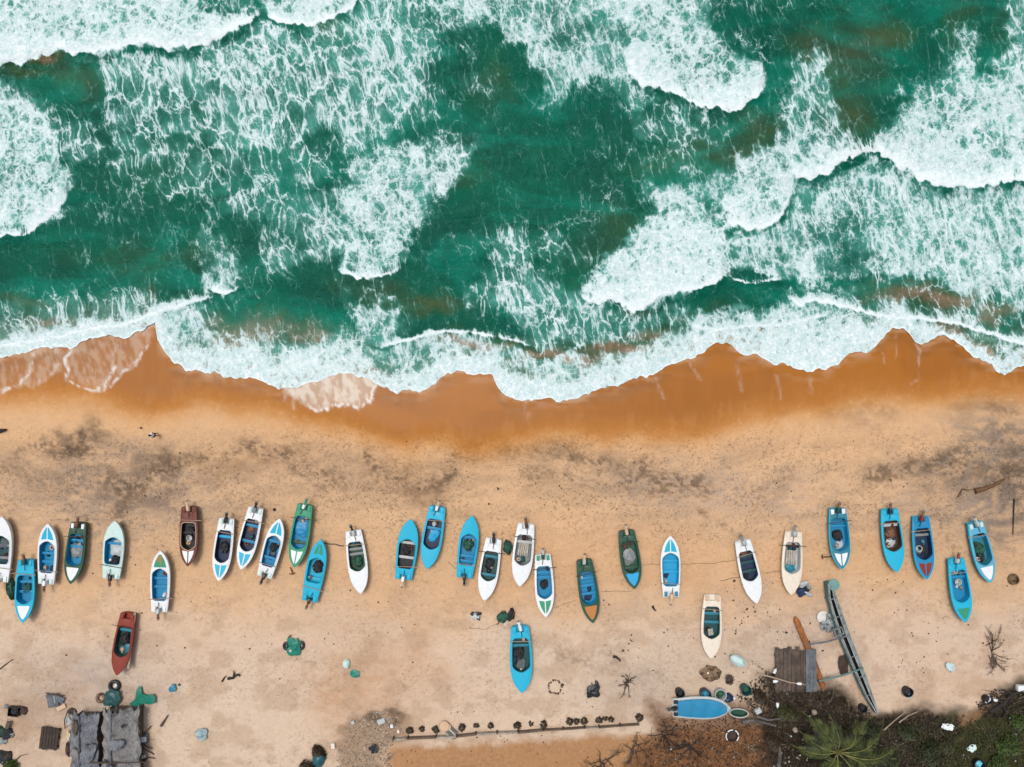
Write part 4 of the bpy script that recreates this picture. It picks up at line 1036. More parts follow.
    for dx, dy, w, l in ((0, .34, .9, .08), (0, -.34, .9, .08), (.41, 0, .08, .6), (-.41, 0, .08, .6)):
        v = Matrix.Rotation(rzz + math.pi / 2, 3, 'Z') @ Vector((dx, dy, 0)); m.box((p.x + v.x, p.y + v.y, 1.1), (w, l, .35), rz=rzz + math.pi / 2)
    m.build('box_seat', streaky('weathered_boards', None, None), root, smooth=False)
canoe()

def thing1(name, mb, mat, px, py, dz, label, cat, rz=0, smooth=True, bevel=0, group=None, kind=None):
    o = mb.build(name, mat, None, smooth=smooth, bevel=bevel)
    o.location = Gp(px, py, dz); o.rotation_euler[2] = rz
    tag(o, label, cat, group, kind)
    return o
def planks():
    b = Gp(793, 668, 0); root = empty('plank_stack', b)
    tag(root, 'stack of old brown and grey planks beside the outrigger canoe', 'planks')
    for i in range(7):
        m = MB(); x = -1.75 + i * .42
        L_ = 4.2 + rnd.uniform(-.3, .3)
        m.box((x, rnd.uniform(-.15, .15), .30 + rnd.uniform(0, .09)), (.39, L_, .06), rz=rnd.uniform(-.025, .018), ry=rnd.uniform(-.07, .07))
        m.build('plank', M_PLANK, root, smooth=False)
    for i in range(3):
        m = MB(); x = 1.12 + i * .36
        m.box((x, .15 + rnd.uniform(-.12, .12), .76 + rnd.uniform(0, .05)), (.34, 4.2, .06), rz=.02 + rnd.uniform(-.015, .015), ry=rnd.uniform(-.05, .05))
        tag(m.build('plank', M_GREYPLANK, root, smooth=False), 'grey plank')
    for y in (-1.5, 1.4):
        m = MB(); m.box((-.5, y, .14), (2.9, .2, .2)); m.build('bearer', M_PLANK, root, smooth=False)
planks()
m = MB(); m.lathe((0, 0, 0), [(0, .12), (.3, .13), (.5, .1), (.62, .04), (.6, 0), (0, 0)], 20)
thing1('foam_disc', m, paint('dirty_white_foam', col(222, 220, 216), dirt=.6, rough=.8), 823, 617, .25, 'large whitish disc leaning by the canoe prow', 'foam disc')
m = MB(); m.blob((0, 0, 0), (1.5, 1.9, .5), 77, .4, 28, 14, .1, 2.6)
thing1('fishing_net', m, nm('GR'), 828, 622, .1, 'heap of grey net between the whitish disc and the canoe', 'net')
m = MB(); m.sheet(rough_outline(.45, 1.0, 12, 24, .2, 3), lambda x, y: .12 + .1 * float(fbm(np.array(x * 3), np.array(y * 3), 9, 3)), 8)
thing1('tarpaulin', m, pm('DB'), 843, 664, .05, 'dark brown cloth on the sand under the canoe side', 'cloth', rz=.1)

# ------------------------------------------------------------------ heaps of gear on the sand
def heap(px, py, parts, name, label, cat):
    b = Gp(px, py); root = empty(name, b); tag(root, label, cat)
    for k, (nm_, kind, c, dx, dy, sx, sy, szz, rot) in enumerate(parts):
        m = MB(); sd = int(px * 3 + py + k * 7); z = -.03
        if kind == 'blob': m.blob((0, 0, 0), (sx, sy, szz), sd, .38, 24, 12, .1, 2.4); mt = nm(c)
        elif kind == 'cloth':
            m.sheet(rough_outline(sx / 2, sy / 2, sd, 28, .3, 3), lambda x, y: szz * (.3 + .9 * float(fbm(np.array(x * 2.4 + sd), np.array(y * 2.4), sd, 4))) * (1.1 - .8 * (x * x / sx / sx * 4 + y * y / sy / sy * 4) / 2), 12, .06); mt = pm(c)
        elif kind == 'ring': m.ring((0, 0, .12), sx / 2 - .12, .12, 22, 8, sy=sy / sx); mt = pm(c, .5)
        elif kind == 'stick': m.tube([(-sx / 2, 0, szz * .4), (0, sy * .3, szz), (sx / 2, 0, szz * .5)], .05, 6); mt = M_DARKPOLE
        elif kind == 'board': m.box((0, 0, szz), (sx, sy, .06), ry=.08); mt = M_GREYPLANK if c == 'GR' else (M_PLANK if c == 'BR' else pm(c, .5))
        elif kind == 'box':
            m.box((0, 0, .04), (sx, sy, .06))
            for q in (-1, 1): m.box((q * (sx / 2 - .03), 0, szz / 2 + .07), (.05, sy, szz)); m.box((0, q * (sy / 2 - .03), szz / 2 + .07), (sx - .12, .05, szz))
            mt = pm(c, .5)
        elif kind == 'drum': m.lathe((0, 0, .0), [(0, 0), (sx / 2, 0), (sx / 2, szz * .33), (sx / 2 + .02, szz * .35), (sx / 2, szz * .37), (sx / 2, szz), (sx / 2 - .05, szz), (sx / 2 - .06, szz * .3), (0, szz * .3)], 20); mt = pm(c, .5)
        o = m.build(nm_, mt, root, smooth=kind not in ('board', 'box'))
        o.location = (dx, dy, z if kind in ('blob', 'cloth') else 0); o.rotation_euler[2] = rot
    return root
heap(476, 615, [('bag', 'blob', 'LG', 0, -.05, .95, .8, .3, .2), ('black_flap', 'cloth', 'K', -.25, .1, .6, .35, .42, -.5), ('black_flap', 'cloth', 'K', .25, .1, .6, .35, .42, .6), ('black_flap', 'cloth', 'K', .2, -.3, .5, .2, .36, -.8)], 'bagged_bundle', 'pale bundle with black crossed flaps on the open sand', 'bundle')
heap(505, 616, [('net', 'blob', 'DG', -.2, -.1, 1.25, 1.1, .5, .2), ('black_net', 'blob', 'K', .62, .15, .75, 1.3, .5, -.2), ('stick', 'stick', 'BR', -.55, -.6, .7, .2, .2, .8), ('white_float', 'drum', 'W', .05, -.75, .3, .3, .2, 0), ('pole', 'stick', 'BR', .8, .1, .9, .2, .5, 1.2)], 'net_heap', 'dark green and black net heap above the lone cyan boat', 'net heap')
heap(508, 547, [('net', 'blob', 'DG', 0, 0, .95, 1.5, .55, .05), ('crate', 'box', 'DT', .05, .1, .6, .8, .5, .1)], 'net_heap', 'dark green net heap wedged between two white boats', 'net heap')
heap(12.7, 588.5, [('net', 'blob', 'DG', 0, 0, .8, 2.0, .6, .05), ('crate', 'box', 'DG', 0, .3, .55, .8, .5, .0)], 'net_heap', 'dark green net heap leaning on the lowest blue boat, far left', 'net heap')
heap(804, 588, [('net', 'blob', 'N', -.35, -.35, .95, .95, .55, 0), ('tarp', 'cloth', 'LG', -.1, .5, 1.0, .6, .5, .5), ('tarp', 'cloth', 'LG', .3, -.5, .9, .4, .4, -.5), ('net', 'blob', 'GR', .35, .1, .8, .8, .5, 0), ('tyre', 'ring', 'BE', .5, .2, .6, .6, .1, 0), ('black_bag', 'blob', 'K', .15, .0, .5, .7, .6, .4)], 'gear_heap', 'heap of navy net and pale sheets at the cream boat bow', 'gear heap')
heap(295, 646, [('tarp', 'cloth', 'T', 0, 0, 1.35, 1.75, .55, .0), ('tyre', 'ring', 'K', -.85, .05, .7, .9, .2, 0), ('tyre', 'ring', 'K', .62, .1, .8, 1.0, .2, 0), ('white_float', 'drum', 'W', -.3, -.3, .22, .22, .5, 0), ('stick', 'stick', 'BR', -.5, 1.0, .4, .1, .2, .8)], 'covered_heap', 'teal sheet over two black tyres on the open sand', 'covered heap')
m = MB(); m.blob((0, 0, 0), (.75, 1.05, .45), 301, .2, 22, 12, .15)
thing1('sack', m, pm('M', .5), 346.5, 663.5, 0, 'pale mint sack above the small teal cloth', 'sack')
m = MB(); m.sheet(rough_outline(.5, .36, 33, 24, .2, 3), lambda x, y: .06 + .16 * float(fbm(np.array(x * 3), np.array(y * 3), 19, 3)), 8)
thing1('cloth', m, pm('T'), 355.5, 673, 0, 'small teal cloth just below the pale mint sack', 'cloth', rz=-.3)
heap(593, 690, [('tarp', 'cloth', 'K', 0, -.1, 1.25, 1.15, .4, .1), ('corner', 'cloth', 'K', .4, .6, .4, .7, .3, .1)], 'black_sheet', 'crumpled black sheet right of the stone ring', 'sheet')
# ring of stones
root = empty('stone_ring', Gp(555, 687)); tag(root, 'ring of small brown stones on the sand', 'stone ring')
for k in range(17):
    a = 2 * math.pi * k / 17; m = MB(); m.blob((0, 0, 0), (rnd.uniform(.15, .3), rnd.uniform(.15, .3), .16), 400 + k, .3, 10, 6, .2)
    o = m.build('stone', M_PLANK if k % 3 else paint('stone_brown', col(130, 104, 84), rough=.9), root); o.location = (.66 * math.cos(a) + rnd.uniform(-.06, .06), .66 * math.sin(a) + rnd.uniform(-.06, .06), -.02)
m = MB(); m.blob((0, 0, 0), (.35, .3, .22), 430, .3, 12, 8, .2); o = m.build('stone', pm('DB'), root); o.location = (.72, .22, -.02)

# ------------------------------------------------------------------ driftwood, brush
def limb(px_pts, r, name, label, cat, mat, z=.1, tw=()):
    b = Gp(*px_pts[0]); root = empty(name, b) if tw else None
    m = MB(); q = [Gp(x, y, z + .04 * i) - b for i, (x, y) in enumerate(px_pts)]
    m.tube(q, [r * (1 - .65 * i / (len(q) - 1)) for i in range(len(q))], 8)
    if not tw:
        o = m.build(name, mat); o.location = b; tag(o, label, cat); return o
    tag(root, label, cat); m.build('trunk', mat, root)
    for t in tw:
        m = MB(); q = [Gp(x, y, z + .05) - b for x, y in t]; m.tube(q, [r * .6 * (1 - .6 * i / (len(q) - 1)) for i in range(len(q))], 6); m.build('branch', mat, root)
    return root
M_DRIFT = streaky('driftwood', col(122, 84, 46), col(70, 50, 34), scale=5)
M_BLACKWOOD = streaky('charred_wood', col(46, 36, 30), col(24, 20, 18))
limb([(975, 491), (984, 489), (994, 485), (1005, 479)], .30, 'driftwood_log', 'brown tapering driftwood log on grey sand above the far right boat', 'driftwood', M_DRIFT, .15)
limb([(958, 497), (961, 492), (962, 489)], .10, 'driftwood_branch', 'thin dark branch left of the brown driftwood log', 'driftwood', M_DRIFT, .1, tw=([(962, 489), (968, 490), (975, 489)],))
limb([(1014, 499), (1013.5, 515), (1013, 535)], .09, 'buried_pole', 'dark half-buried pole on grey sand at the right edge', 'pole', M_BLACKWOOD, .03)
limb([(228, 678.5), (233, 678), (236, 675), (240, 675.5)], .16, 'driftwood_branch', 'charred forked branch alone on the open sand', 'driftwood', M_BLACKWOOD, .12, tw=([(233.5, 677), (234, 673), (233.5, 671)], [(236, 675), (239, 674), (239.5, 677)]))
limb([(222, 681.5), (224, 678), (226, 676)], .10, 'driftwood_stub', 'small charred stub left of the forked branch', 'driftwood', M_BLACKWOOD, .08)
limb([(613, 656.5), (616, 657), (619, 659), (620.5, 661.5)], .16, 'driftwood_stub', 'short bent dark driftwood between lone cyan and cream boats', 'driftwood', M_BLACKWOOD, .1)
limb([(652.5, 606), (654, 609), (656, 611)], .13, 'driftwood_stub', 'short dark stub below the bow-up white boat', 'driftwood', M_BLACKWOOD, .1)
limb([(161, 726), (164, 721), (168, 715)], .14, 'plank_offcut', 'brown plank offcut right of the grey huts', 'offcut', M_PLANK, .1)
limb([(0, 669), (6, 664), (13, 659)], .07, 'thin_stick', 'thin stick on the sand at the left edge', 'stick', M_DARKPOLE, .05)
limb([(16, 760), (20, 756), (27, 754)], .06, 'thin_stick', 'thin stick on the sand at the lower left corner', 'stick', M_DARKPOLE, .05)
limb([(-2, 431), (2, 430.5), (6, 429.5)], .26, 'driftwood_stub', 'dark driftwood stub at the left edge near the wet sand', 'driftwood', M_BLACKWOOD, .12)
def brush(px, py, r, n, name, label, seed, mat, up=.3, spread=6.28, dirn=0):
    q = random.Random(seed); b = Gp(px, py); root = empty(name, b); tag(root, label, 'brushwood')
    for k in range(n):
        a = dirn + q.uniform(-spread / 2, spread / 2); l = r * q.uniform(.5, 1.1); o = Vector((q.uniform(-.25, .25) * r, q.uniform(-.25, .25) * r, .03))
        d = Vector((math.cos(a), math.sin(a), 0)); s_ = Vector((-d.y, d.x, 0)); m = MB()
        m.tube([o, o + d * l * .5 + s_ * q.uniform(-.12, .12) * l + Vector((0, 0, up * q.uniform(.3, 1))), o + d * l + s_ * q.uniform(-.2, .2) * l + Vector((0, 0, up * q.uniform(.2, 1)))], [.05, .035, .015], 5)
        for j in range(3):
            e = o + d * l * q.uniform(.4, .9); aa = a + q.choice((-1, 1)) * q.uniform(.4, .9); ll = l * q.uniform(.2, .4)
            m.tube([e + Vector((0, 0, up * .5)), e + Vector((math.cos(aa) * ll, math.sin(aa) * ll, up * .6))], [.025, .012], 4)
        m.build('twig', mat, root)
brush(626, 684, 1.1, 12, 'brushwood', 'spiky dead brushwood right of the crumpled black sheet', 5, M_DARKPOLE)
brush(992, 655, 1.8, 12, 'brushwood', 'grey bundle of dry sticks below the cyan green-patched boat', 6, streaky('dry_sticks', col(118, 100, 84), col(76, 62, 52)), .4, 2.0, -1.3)
brush(990, 648, 2.4, 6, 'brushwood', 'long dry sticks fanning up beside the grey stick bundle', 8, M_DARKPOLE, .4, 1.5, 1.2)

# ------------------------------------------------------------------ tubs, drums and a dinghy round the sideways boat
def tub(px, py, d, h, c, inner, name, label, cat, tilt=0, td=0, group=None):
    b = Gp(px, py); root = empty(name, b); tag(root, label, cat, group)
    r = d / 2; m = MB(); m.lathe((0, 0, 0), [(0, .02), (r * .86, .0), (r, h), (r + .04, h + .02), (r + .04, h + .06), (r - .03, h + .06), (r * .84, .12), (0, .1)], 24)
    m.build('shell', pm(c, .5), root)
    if inner:
        m = MB(); m.blob((0, 0, h * .35), (d * .8, d * .8, h * .6), int(px), .3, 20, 10, .1); m.build('net_inside', nm(inner), root)
    root.rotation_euler = (tilt * math.sin(td), tilt * math.cos(td), 0)
    return root
tub(678.5, 690.5, .85, .7, 'K', 'K', 'black_tub', 'small black tub left above the blue tarpaulin boat', 'tub')
tub(703.5, 691.5, 1.05, .8, 'N', 'TB', 'round_tub', 'navy tub with dull blue net above the blue tarpaulin boat', 'tub')
tub(718.5, 692, 1.1, .7, 'LG', 'DG', 'round_tub', 'pale tub holding dark green net near the tarpaulin boat bow', 'tub')
m = MB(); m.blob((0, 0, 0), (1.0, .95, .6), 871, .22, 22, 12, .15); thing1('sack', m, pm('N'), 728, 697, 0, 'navy sack at the bow of the tarpaulin boat', 'sack')
m = MB(); m.lathe((0, 0, 0), [(0, 0), (.12, .02), (.16, .14), (.1, .26), (0, .28)], 12); thing1('float', m, pm('W'), 733.5, 697.5, .05, 'small white float right of the navy sack', 'float')
tub(743.5, 687, 1.0, .8, 'DT', 'DG', 'round_tub', 'dark teal tub of green net right of the tarpaulin boat', 'tub')
m = MB(); m.sheet(rough_outline(.42, .5, 55, 22, .3, 2.5), lambda x, y: .1 + .35 * float(fbm(np.array(x * 3), np.array(y * 3), 29, 3)), 8); thing1('sack', m, pm('DB'), 729, 679, 0, 'dark brown sack up from the pale net tub', 'sack')
m = MB(); m.blob((0, 0, 0), (2.05, 1.5, .28), 873, .3, 30, 12, .1, 3); thing1('net_pile', m, netting('brown_net', col(120, 92, 66), col(170, 140, 110)), 710, 673, 0, 'flat round pile of brown net below the cream boat bow', 'net pile')
m = MB(); m.box((0, 0, 0), (.16, .16, .1)); thing1('white_scrap', m, pm('W'), 708, 673, .26, 'white scrap lying on the brown net pile', 'scrap', bevel=.03)
def dinghy(px, py, yaw, L, W, c, label, inside):
    b = Gp(px, py); root = empty('dinghy', b, yaw); tag(root, label, 'dinghy')
    n = 12; A = []; B = []
    for i in range(n + 1):
        t = i / n; w = W / 2 * (1 - abs(2 * t - 1) ** 2.2) ** .6 + .02; x = (t - .5) * L
        A.append([(x, -w, .45), (x, -w * .7, .08), (x, w * .7, .08), (x, w, .45)]); B.append([(x * .93, -w * .86, .46), (x * .85, -w * .6, .16), (x * .85, w * .6, .16), (x * .93, w * .86, .46)])
    m = MB(); f = lambda R: ([q for r in R for q in r], [(i * 4 + j, i * 4 + j + 1, (i + 1) * 4 + j + 1, (i + 1) * 4 + j) for i in range(n) for j in range(3)])
    m.add(*f(A)); m.build('hull', pm(c, .5), root)
    m = MB(); m.add(*f(B)); m.build('inside', pm(inside, .5), root)
    m = MB(); m.tube([r[0] for r in A] + [r[3] for r in A[::-1]] + [A[0][0]], .06, 6, False); m.build('rim', pm('LG', .5), root)
    return root
dinghy(736.5, 659, -.5, 1.7, .9, 'G', 'tiny green skiff with a pale inside right of the cream boat', 'M')
dinghy(737.5, 711, -.1, 1.9, .8, 'DT', 'small dark teal skiff off the bow of the tarpaulin boat', 'DG')
root = empty('broken_tub', Gp(731, 734)); tag(root, 'round tub with a broken white rim on brown earth', 'tub')
m = MB(); m.lathe((0, 0, 0), [(0, .02), (.55, 0), (.62, .4), (.56, .4), (.5, .1), (0, .08)], 20); m.build('shell', pm('DB', .5), root)
m = MB()
for a0, a1 in ((.2, 1.1), (1.5, 2.4), (2.6, 3.8), (5.5, 6.2)):
    m.tube([(.62 * math.cos(a0 + (a1 - a0) * i / 7), .62 * math.sin(a0 + (a1 - a0) * i / 7), .42) for i in range(8)], .06, 6)
m.build('rim', pm('W', .5), root)
# drums with open mouths
tub(861, 706, .75, .5, 'K', 'K', 'drum', 'black drum at the tail end of the outrigger canoe', 'drum', .12, 2.2)
tub(905.5, 689.5, .95, .5, 'K', 'K', 'drum', 'black drum standing on pale sand', 'drum', .12, 2.2)
m = MB(); m.lathe((0, 0, 0), [(0, 0), (.2, .0), (.24, .25), (0, .28)], 12); thing1('can', m, pm('PB'), 909, 694, .05, 'pale blue can touching the black drum on pale sand', 'can')
tub(984.5, 697.5, .85, .5, 'K', 'K', 'drum', 'black drum at the edge of the right-hand debris heap', 'drum', .1, 1.2)
tub(976, 762, 1.05, .55, 'K', 'PB', 'drum', 'black drum with pale blue rag in the grass', 'drum')
m = MB(); m.sheet(rough_outline(.55, .5, 66, 24, .35, 2.5), lambda x, y: .05 + .3 * float(fbm(np.array(x * 3), np.array(y * 3), 39, 3)), 10); thing1('bag', m, paint('pale_plastic', col(196, 218, 222), rough=.4, dirt=.45), 950, 666.5, 0, 'crumpled pale blue bag alone on pale sand', 'bag')
m = MB(); m.sheet(rough_outline(.5, .34, 67, 24, .4, 2.5), lambda x, y: .05 + .3 * float(fbm(np.array(x * 3), np.array(y * 3), 40, 3)), 10); thing1('bag', m, pm('W', .4), 946.5, 726.5, .2, 'white torn bag on the dark scrub edge', 'bag')
m = MB(); m.sheet(rough_outline(.4, .42, 68, 24, .4, 2.5), lambda x, y: .05 + .3 * float(fbm(np.array(x * 3), np.array(y * 3), 41, 3)), 10); thing1('bag', m, pm('M', .4), 970.5, 748, .1, 'mint torn bag on the path above the grass drum', 'bag')
m = MB(); m.box((0, 0, .25), (1.0, .6, .45)); thing1('cool_box', m, pm('W', .4), 1020, 687, .1, 'white cool box on the debris heap at the right edge', 'cool box', bevel=.06)
m = MB(); m.sheet(rough_outline(.32, .4, 69, 20, .3, 2.5), lambda x, y: .05 + .2 * float(fbm(np.array(x * 3), np.array(y * 3), 42, 3)), 8); thing1('bag', m, pm('W', .4), 987.5, 699, .15, 'white rag stuck to the debris-heap drum', 'rag')
m = MB(); m.blob((0, 0, 0), (.5, .3, .2), 91, .2, 16, 8); thing1('bottle_bundle', m, pm('W', .4), 995, 700, .2, 'white plastic bundle right of the debris-heap drum', 'plastic bundle')
m = MB()
for k in range(5): m.ring((0, 0, .06 + k * .08), .52 - .03 * k, .055, 22, 6)
m.lathe((0, 0, 0), [(0, .02), (.45, .02), (.45, .05), (0, .05)], 20)
thing1('basket', m, netting('wicker', col(120, 92, 66), col(170, 140, 100)), 1012.5, 579, 0, 'round brown wicker basket at the right edge', 'basket')
m = MB(); m.sheet(rough_outline(.55, .55, 70, 24, .25, 2.5), lambda x, y: .05 + .4 * float(fbm(np.array(x * 3), np.array(y * 3), 43, 3)), 10); thing1('bag', m, paint('clear_plastic', col(150, 176, 180), rough=.3, dirt=.5), 202, 734, 0, 'grey-blue plastic bag right of the huts', 'bag')
m = MB(); m.sheet(rough_outline(.32, .4, 71, 20, .3, 2.5), lambda x, y: .05 + .25 * float(fbm(np.array(x * 3), np.array(y * 3), 44, 3)), 8); thing1('cloth', m, pm('TB'), 173.5, 687, 0, 'small turquoise cloth right of the green sheets', 'cloth')
m = MB(); m.blob((0, 0, 0), (.3, .22, .16), 95, .2, 12, 8); thing1('stone', m, pm('DT'), 179.5, 684.5, 0, 'small dark lump beside the turquoise cloth', 'stone')
# rope lines between boats
def rope(pts, label, r=.02, mat=None, z=.03):
    b = Gp(*pts[0]); m = MB()
    q = []
    for i in range(len(pts) - 1):
        for k in range(5):
            u = k / 5; x = pts[i][0] * (1 - u) + pts[i + 1][0] * u; y = pts[i][1] * (1 - u) + pts[i + 1][1] * u
            q.append(Gp(x, y + .5 * math.sin(k * 1.9 + i), z) - b)
    q.append(Gp(*pts[-1], z) - b)
    m.tube(q, r, 5); o = m.build('mooring_rope', mat or M_ROPE); o.location = b; tag(o, label, 'rope', 'mooring ropes on the sand')
rope([(321, 543), (329, 543.5), (344, 546)], 'dark rope from the cyan bow to the lone white boat', .05, M_DARKROPE)
rope([(642, 565), (661, 564)], 'short rope between blue-panel boat and bright blue-welled boat', .02)
rope([(681, 564), (714, 563), (735, 560)], 'long rope right of the boat with the bright blue well', .02)
rope([(720, 581), (742, 576)], 'short rope running left from the navy-welled boat', .02, M_DARKROPE)
rope([(763, 573), (790, 570.5)], 'rope between the navy-welled boat and the cream boat', .02)
rope([(554, 608), (576, 600)], 'rope between the sea-green triangle boat and orange panel boat', .018)
rope([(601, 591.5), (632, 591)], 'rope between the two dark green boats', .018)
rope([(448, 562), (455, 568), (464, 566)], 'curved rope left of the rightmost cyan boat', .018)
rope([(469, 628), (485, 629), (500, 622)], 'rope leading to the dark green and black net heap', .018)
m = MB(); m.tube([(-.15, .3, .1), (0, 0, .14), (.1, -.4, .1)], [.05, .06, .08], 7); m.tube([(-.25, -.35, .1), (.1, -.42, .1), (.35, -.25, .1)], .05, 6)
thing1('anchor', m, M_RUST, 292, 570, 0, 'rusty anchor below the sea-green boat bow', 'anchor')
m = MB(); m.tube([(-.5, 0, .15), (0, 0, .2), (.5, .05, .15)], .06, 6); m.tube([(-.45, .25, .12), (-.5, 0, .15), (-.4, -.22, .12)], .05, 6)
thing1('anchor', m, M_DARKPOLE, 826.5, 556.5, .2, 'wooden anchor beside the blue boat with white panels', 'anchor')
m = MB(); m.box((0, 0, .7), (.22, 5.6, .05), rz=-.12); o = thing1('loose_plank', m, M_POLE, 135.5, 638, 0, 'pale plank leaning along the bright red boat', 'plank', smooth=False)

# ------------------------------------------------------------------ the two thatched huts and things about them
def hut(x0, x1, y0, y1, xr, zr, ze, label, seed, tone):
    a = P((x0 + x1) / 2, (y0 + y1) / 2, zr); base = Vector((a.x, a.y, 0)); root = empty('thatched_hut', base); tag(root, label, 'hut', 'thatched huts at the lower left')
    L0, L1 = P(x0, 0, ze).x - base.x, P(x1, 0, ze).x - base.x; Y0, Y1 = P(0, y0, ze).y - base.y, P(0, y1, ze).y - base.y; R = P(xr, 0, zr).x - base.x
    ny_, nx_ = 26, 10
    def slope(xa, xb, za, zb, s0, nm_):
        vv = []; ff = []
        for i in range(ny_ + 1):
            y = Y0 + (Y1 - Y0) * i / ny_
            for j in range(nx_ + 1):
                u = j / nx_; f = float(fbm(np.array(u * 4 + s0), np.array(y * 1.3), seed, 4)) - .5
                ex = (.9 * f if j == nx_ else 0); ey = (1.5 * (float(fbm(np.array(u * 6 + s0 * 3), np.array(i * 1.), seed + 3, 3)) - .5) if i in (0, ny_) else .3 * f)
                vv.append((xa + (xb - xa) * u + ex, y + ey, za + (zb - za) * u + .28 * f + .05 * math.sin(y * 9 + f * 5) - .12 * math.sin(u * math.pi)))
        k = nx_ + 1; n = len(vv); ff = [(i * k + j, i * k + j + 1, (i + 1) * k + j + 1, (i + 1) * k + j) for i in range(ny_) for j in range(nx_)]
        vv += [(q[0], q[1], q[2] - .14) for q in vv]; ff += [tuple(n + t for t in f[::-1]) for f in ff]
        for i in range(ny_): ff += [(i * k, (i + 1) * k, n + (i + 1) * k, n + i * k), (i * k + nx_, (i + 1) * k + nx_, n + (i + 1) * k + nx_, n + i * k + nx_)]
        for j in range(nx_): ff += [(j, j + 1, n + j + 1, n + j), (ny_ * k + j, ny_ * k + j + 1, n + ny_ * k + j + 1, n + ny_ * k + j)]
        m = MB(); m.add(vv, ff); return m.build(nm_, tone, root)
    slope(R, L0, zr, ze, 1, 'roof_slope'); slope(R, L1, zr, ze, 2, 'roof_slope')
    m = MB(); m.tube([(R + rnd.uniform(-.05, .05), Y0 + (Y1 - Y0) * i / 8, zr + .05 + rnd.uniform(-.03, .03)) for i in range(9)], .09, 7); m.build('ridge_pole', M_GREYPLANK, root)
    wm = streaky('cadjan_wall', col(110, 92, 74), col(62, 52, 44))
    i_ = .35
    for nm_, c, d in (('side_wall', ((L0 + i_), (Y0 + Y1) / 2, (ze - .1) / 2), (.08, abs(Y1 - Y0) - .8, ze - .1)), ('side_wall', ((L1 - i_), (Y0 + Y1) / 2, (ze - .1) / 2), (.08, abs(Y1 - Y0) - .8, ze - .1)),
                      ('end_wall', ((L0 + L1) / 2, Y0 - .45, (ze - .1) / 2), (L1 - L0 - .8, .08, ze - .1))):
        m = MB(); m.box(c, d); m.build(nm_, wm, root, smooth=False)
    for sx in (L0 + .3, L1 - .3):
        for yy in (Y0 - .35, Y1 + .35):
            m = MB(); m.tube([(sx, yy, 0), (sx, yy, ze)], .07, 7); m.build('post', M_DARKPOLE, root)
    for k in range(3):
        x = L0 + (L1 - L0) * rnd.uniform(.12, .88); y = Y1 + (Y0 - Y1) * rnd.uniform(.1, .9); u = abs(x - R) / (abs(L1 - R) if x > R else abs(L0 - R)); z = zr + (ze - zr) * u
        m = MB(); ol = rough_outline(rnd.uniform(.3, .6), rnd.uniform(.4, 1.0), k + seed * 7, 20, .3, 3); sl2 = (ze - zr) / (abs(L1 - R) if x > R else abs(L0 - R)) * (1 if x > R else -1)
        m.sheet(ol, lambda X_, Y_: sl2 * X_ + .25, 5, .2); o = m.build('roof_patch', (TH2, TH1, M_GREYPLANK, M_PLANK)[(k + seed) % 4], root); o.location = (x, y, z)
    for k in range(14):
        x = L0 + (L1 - L0) * rnd.random(); y = Y1 + (Y0 - Y1) * rnd.random(); u = abs(x - R) / (abs(L1 - R) if x > R else abs(L0 - R))
        z = zr + (ze - zr) * u + .14
        m = MB(); m.tube([(x, y, z), (x + rnd.uniform(-.5, .5), y + rnd.uniform(-1.2, 1.2), z + rnd.uniform(.0, .08))], .03, 5); m.build('roof_stick', M_GREYPLANK, root)
    return root
TH1 = streaky('grey_thatch', col(142, 145, 152), col(70, 73, 80), sx=6, sy=.7, scale=3)
TH2 = streaky('pale_grey_thatch', col(154, 151, 149), col(82, 79, 80), sx=6, sy=.7, scale=3)
hut(71, 98, 714, 790, 79, 1.9, 1.35, 'left grey thatched hut with a ragged roof edge', 3, TH1)
hut(103, 139, 708, 790, 111, 2.1, 1.4, 'right grey thatched hut with a paler, wider roof', 4, TH2)
limb([(90, 762.5), (115, 763), (150, 762)], .10, 'long_pole', 'long dark pole lying across the lower ends of both huts', 'pole', M_DARKPOLE, 2.25)
m = MB(); m.sheet(rough_outline(.16, .28, 81, 16, .3, 2), lambda x, y: .05, 4); o = thing1('rag', m, pm('K'), 0, 0, 0, 'black rag on the right hut roof', 'rag'); o.location = P(123, 726, 1.98); o.rotation_euler[2] = -.9
m = MB(); m.sheet(rough_outline(.75, .85, 82, 28, .2, 4), lambda x, y: .1 + .2 * float(fbm(np.array(x * 2), np.array(y * 2), 45, 3)), 10); o = thing1('green_sheet', m, pm('DT'), 113.5, 697, .25, 'dark teal sheet between the black tyre and the right hut', 'sheet', rz=-.15)
m = MB(); m.ring((0, 0, .18), .46, .16, 26, 10); thing1('tyre', m, pm('K', .5), 115.5, 685, .0, 'black tyre below the bright red boat', 'tyre')
m = MB(); m.box((0, 0, .03), (.12, .55, .03), rz=-.5); m.box((.1, -.05, .06), (.1, .3, .03), rz=-.6); thing1('white_scrap', m, pm('W', .5), 115.5, 685, .02, 'white scraps inside the black tyre', 'scrap')
m = MB(); m.ring((0, 0, .12), .38, .15, 22, 8); thing1('rope_coil', m, netting('brown_net', None, None) if 'brown_net' in _mats else M_ROPE, 101.5, 697.5, 0, 'brown rope coil left of the dark teal sheet', 'rope')
m = MB(); m.sheet([(-1.2, -.6), (-.6, -.1), (-.45, .7), (-.25, 1.15), (0, 1.1), (.1, .45), (.6, .3), (1.2, .4), (1.45, .1), (1.4, -.5), (.9, -.65), (.2, -.6), (-.5, -.95)], lambda x, y: .08 + .28 * float(fbm(np.array(x * 1.8 + 4), np.array(y * 1.8), 46, 4)), 14); thing1('green_sheet', m, paint('sea_green_sheet', col(14, 124, 102), dirt=.4), 142, 697, .05, 'bright teal sheet with a pointed corner above the right hut', 'sheet')
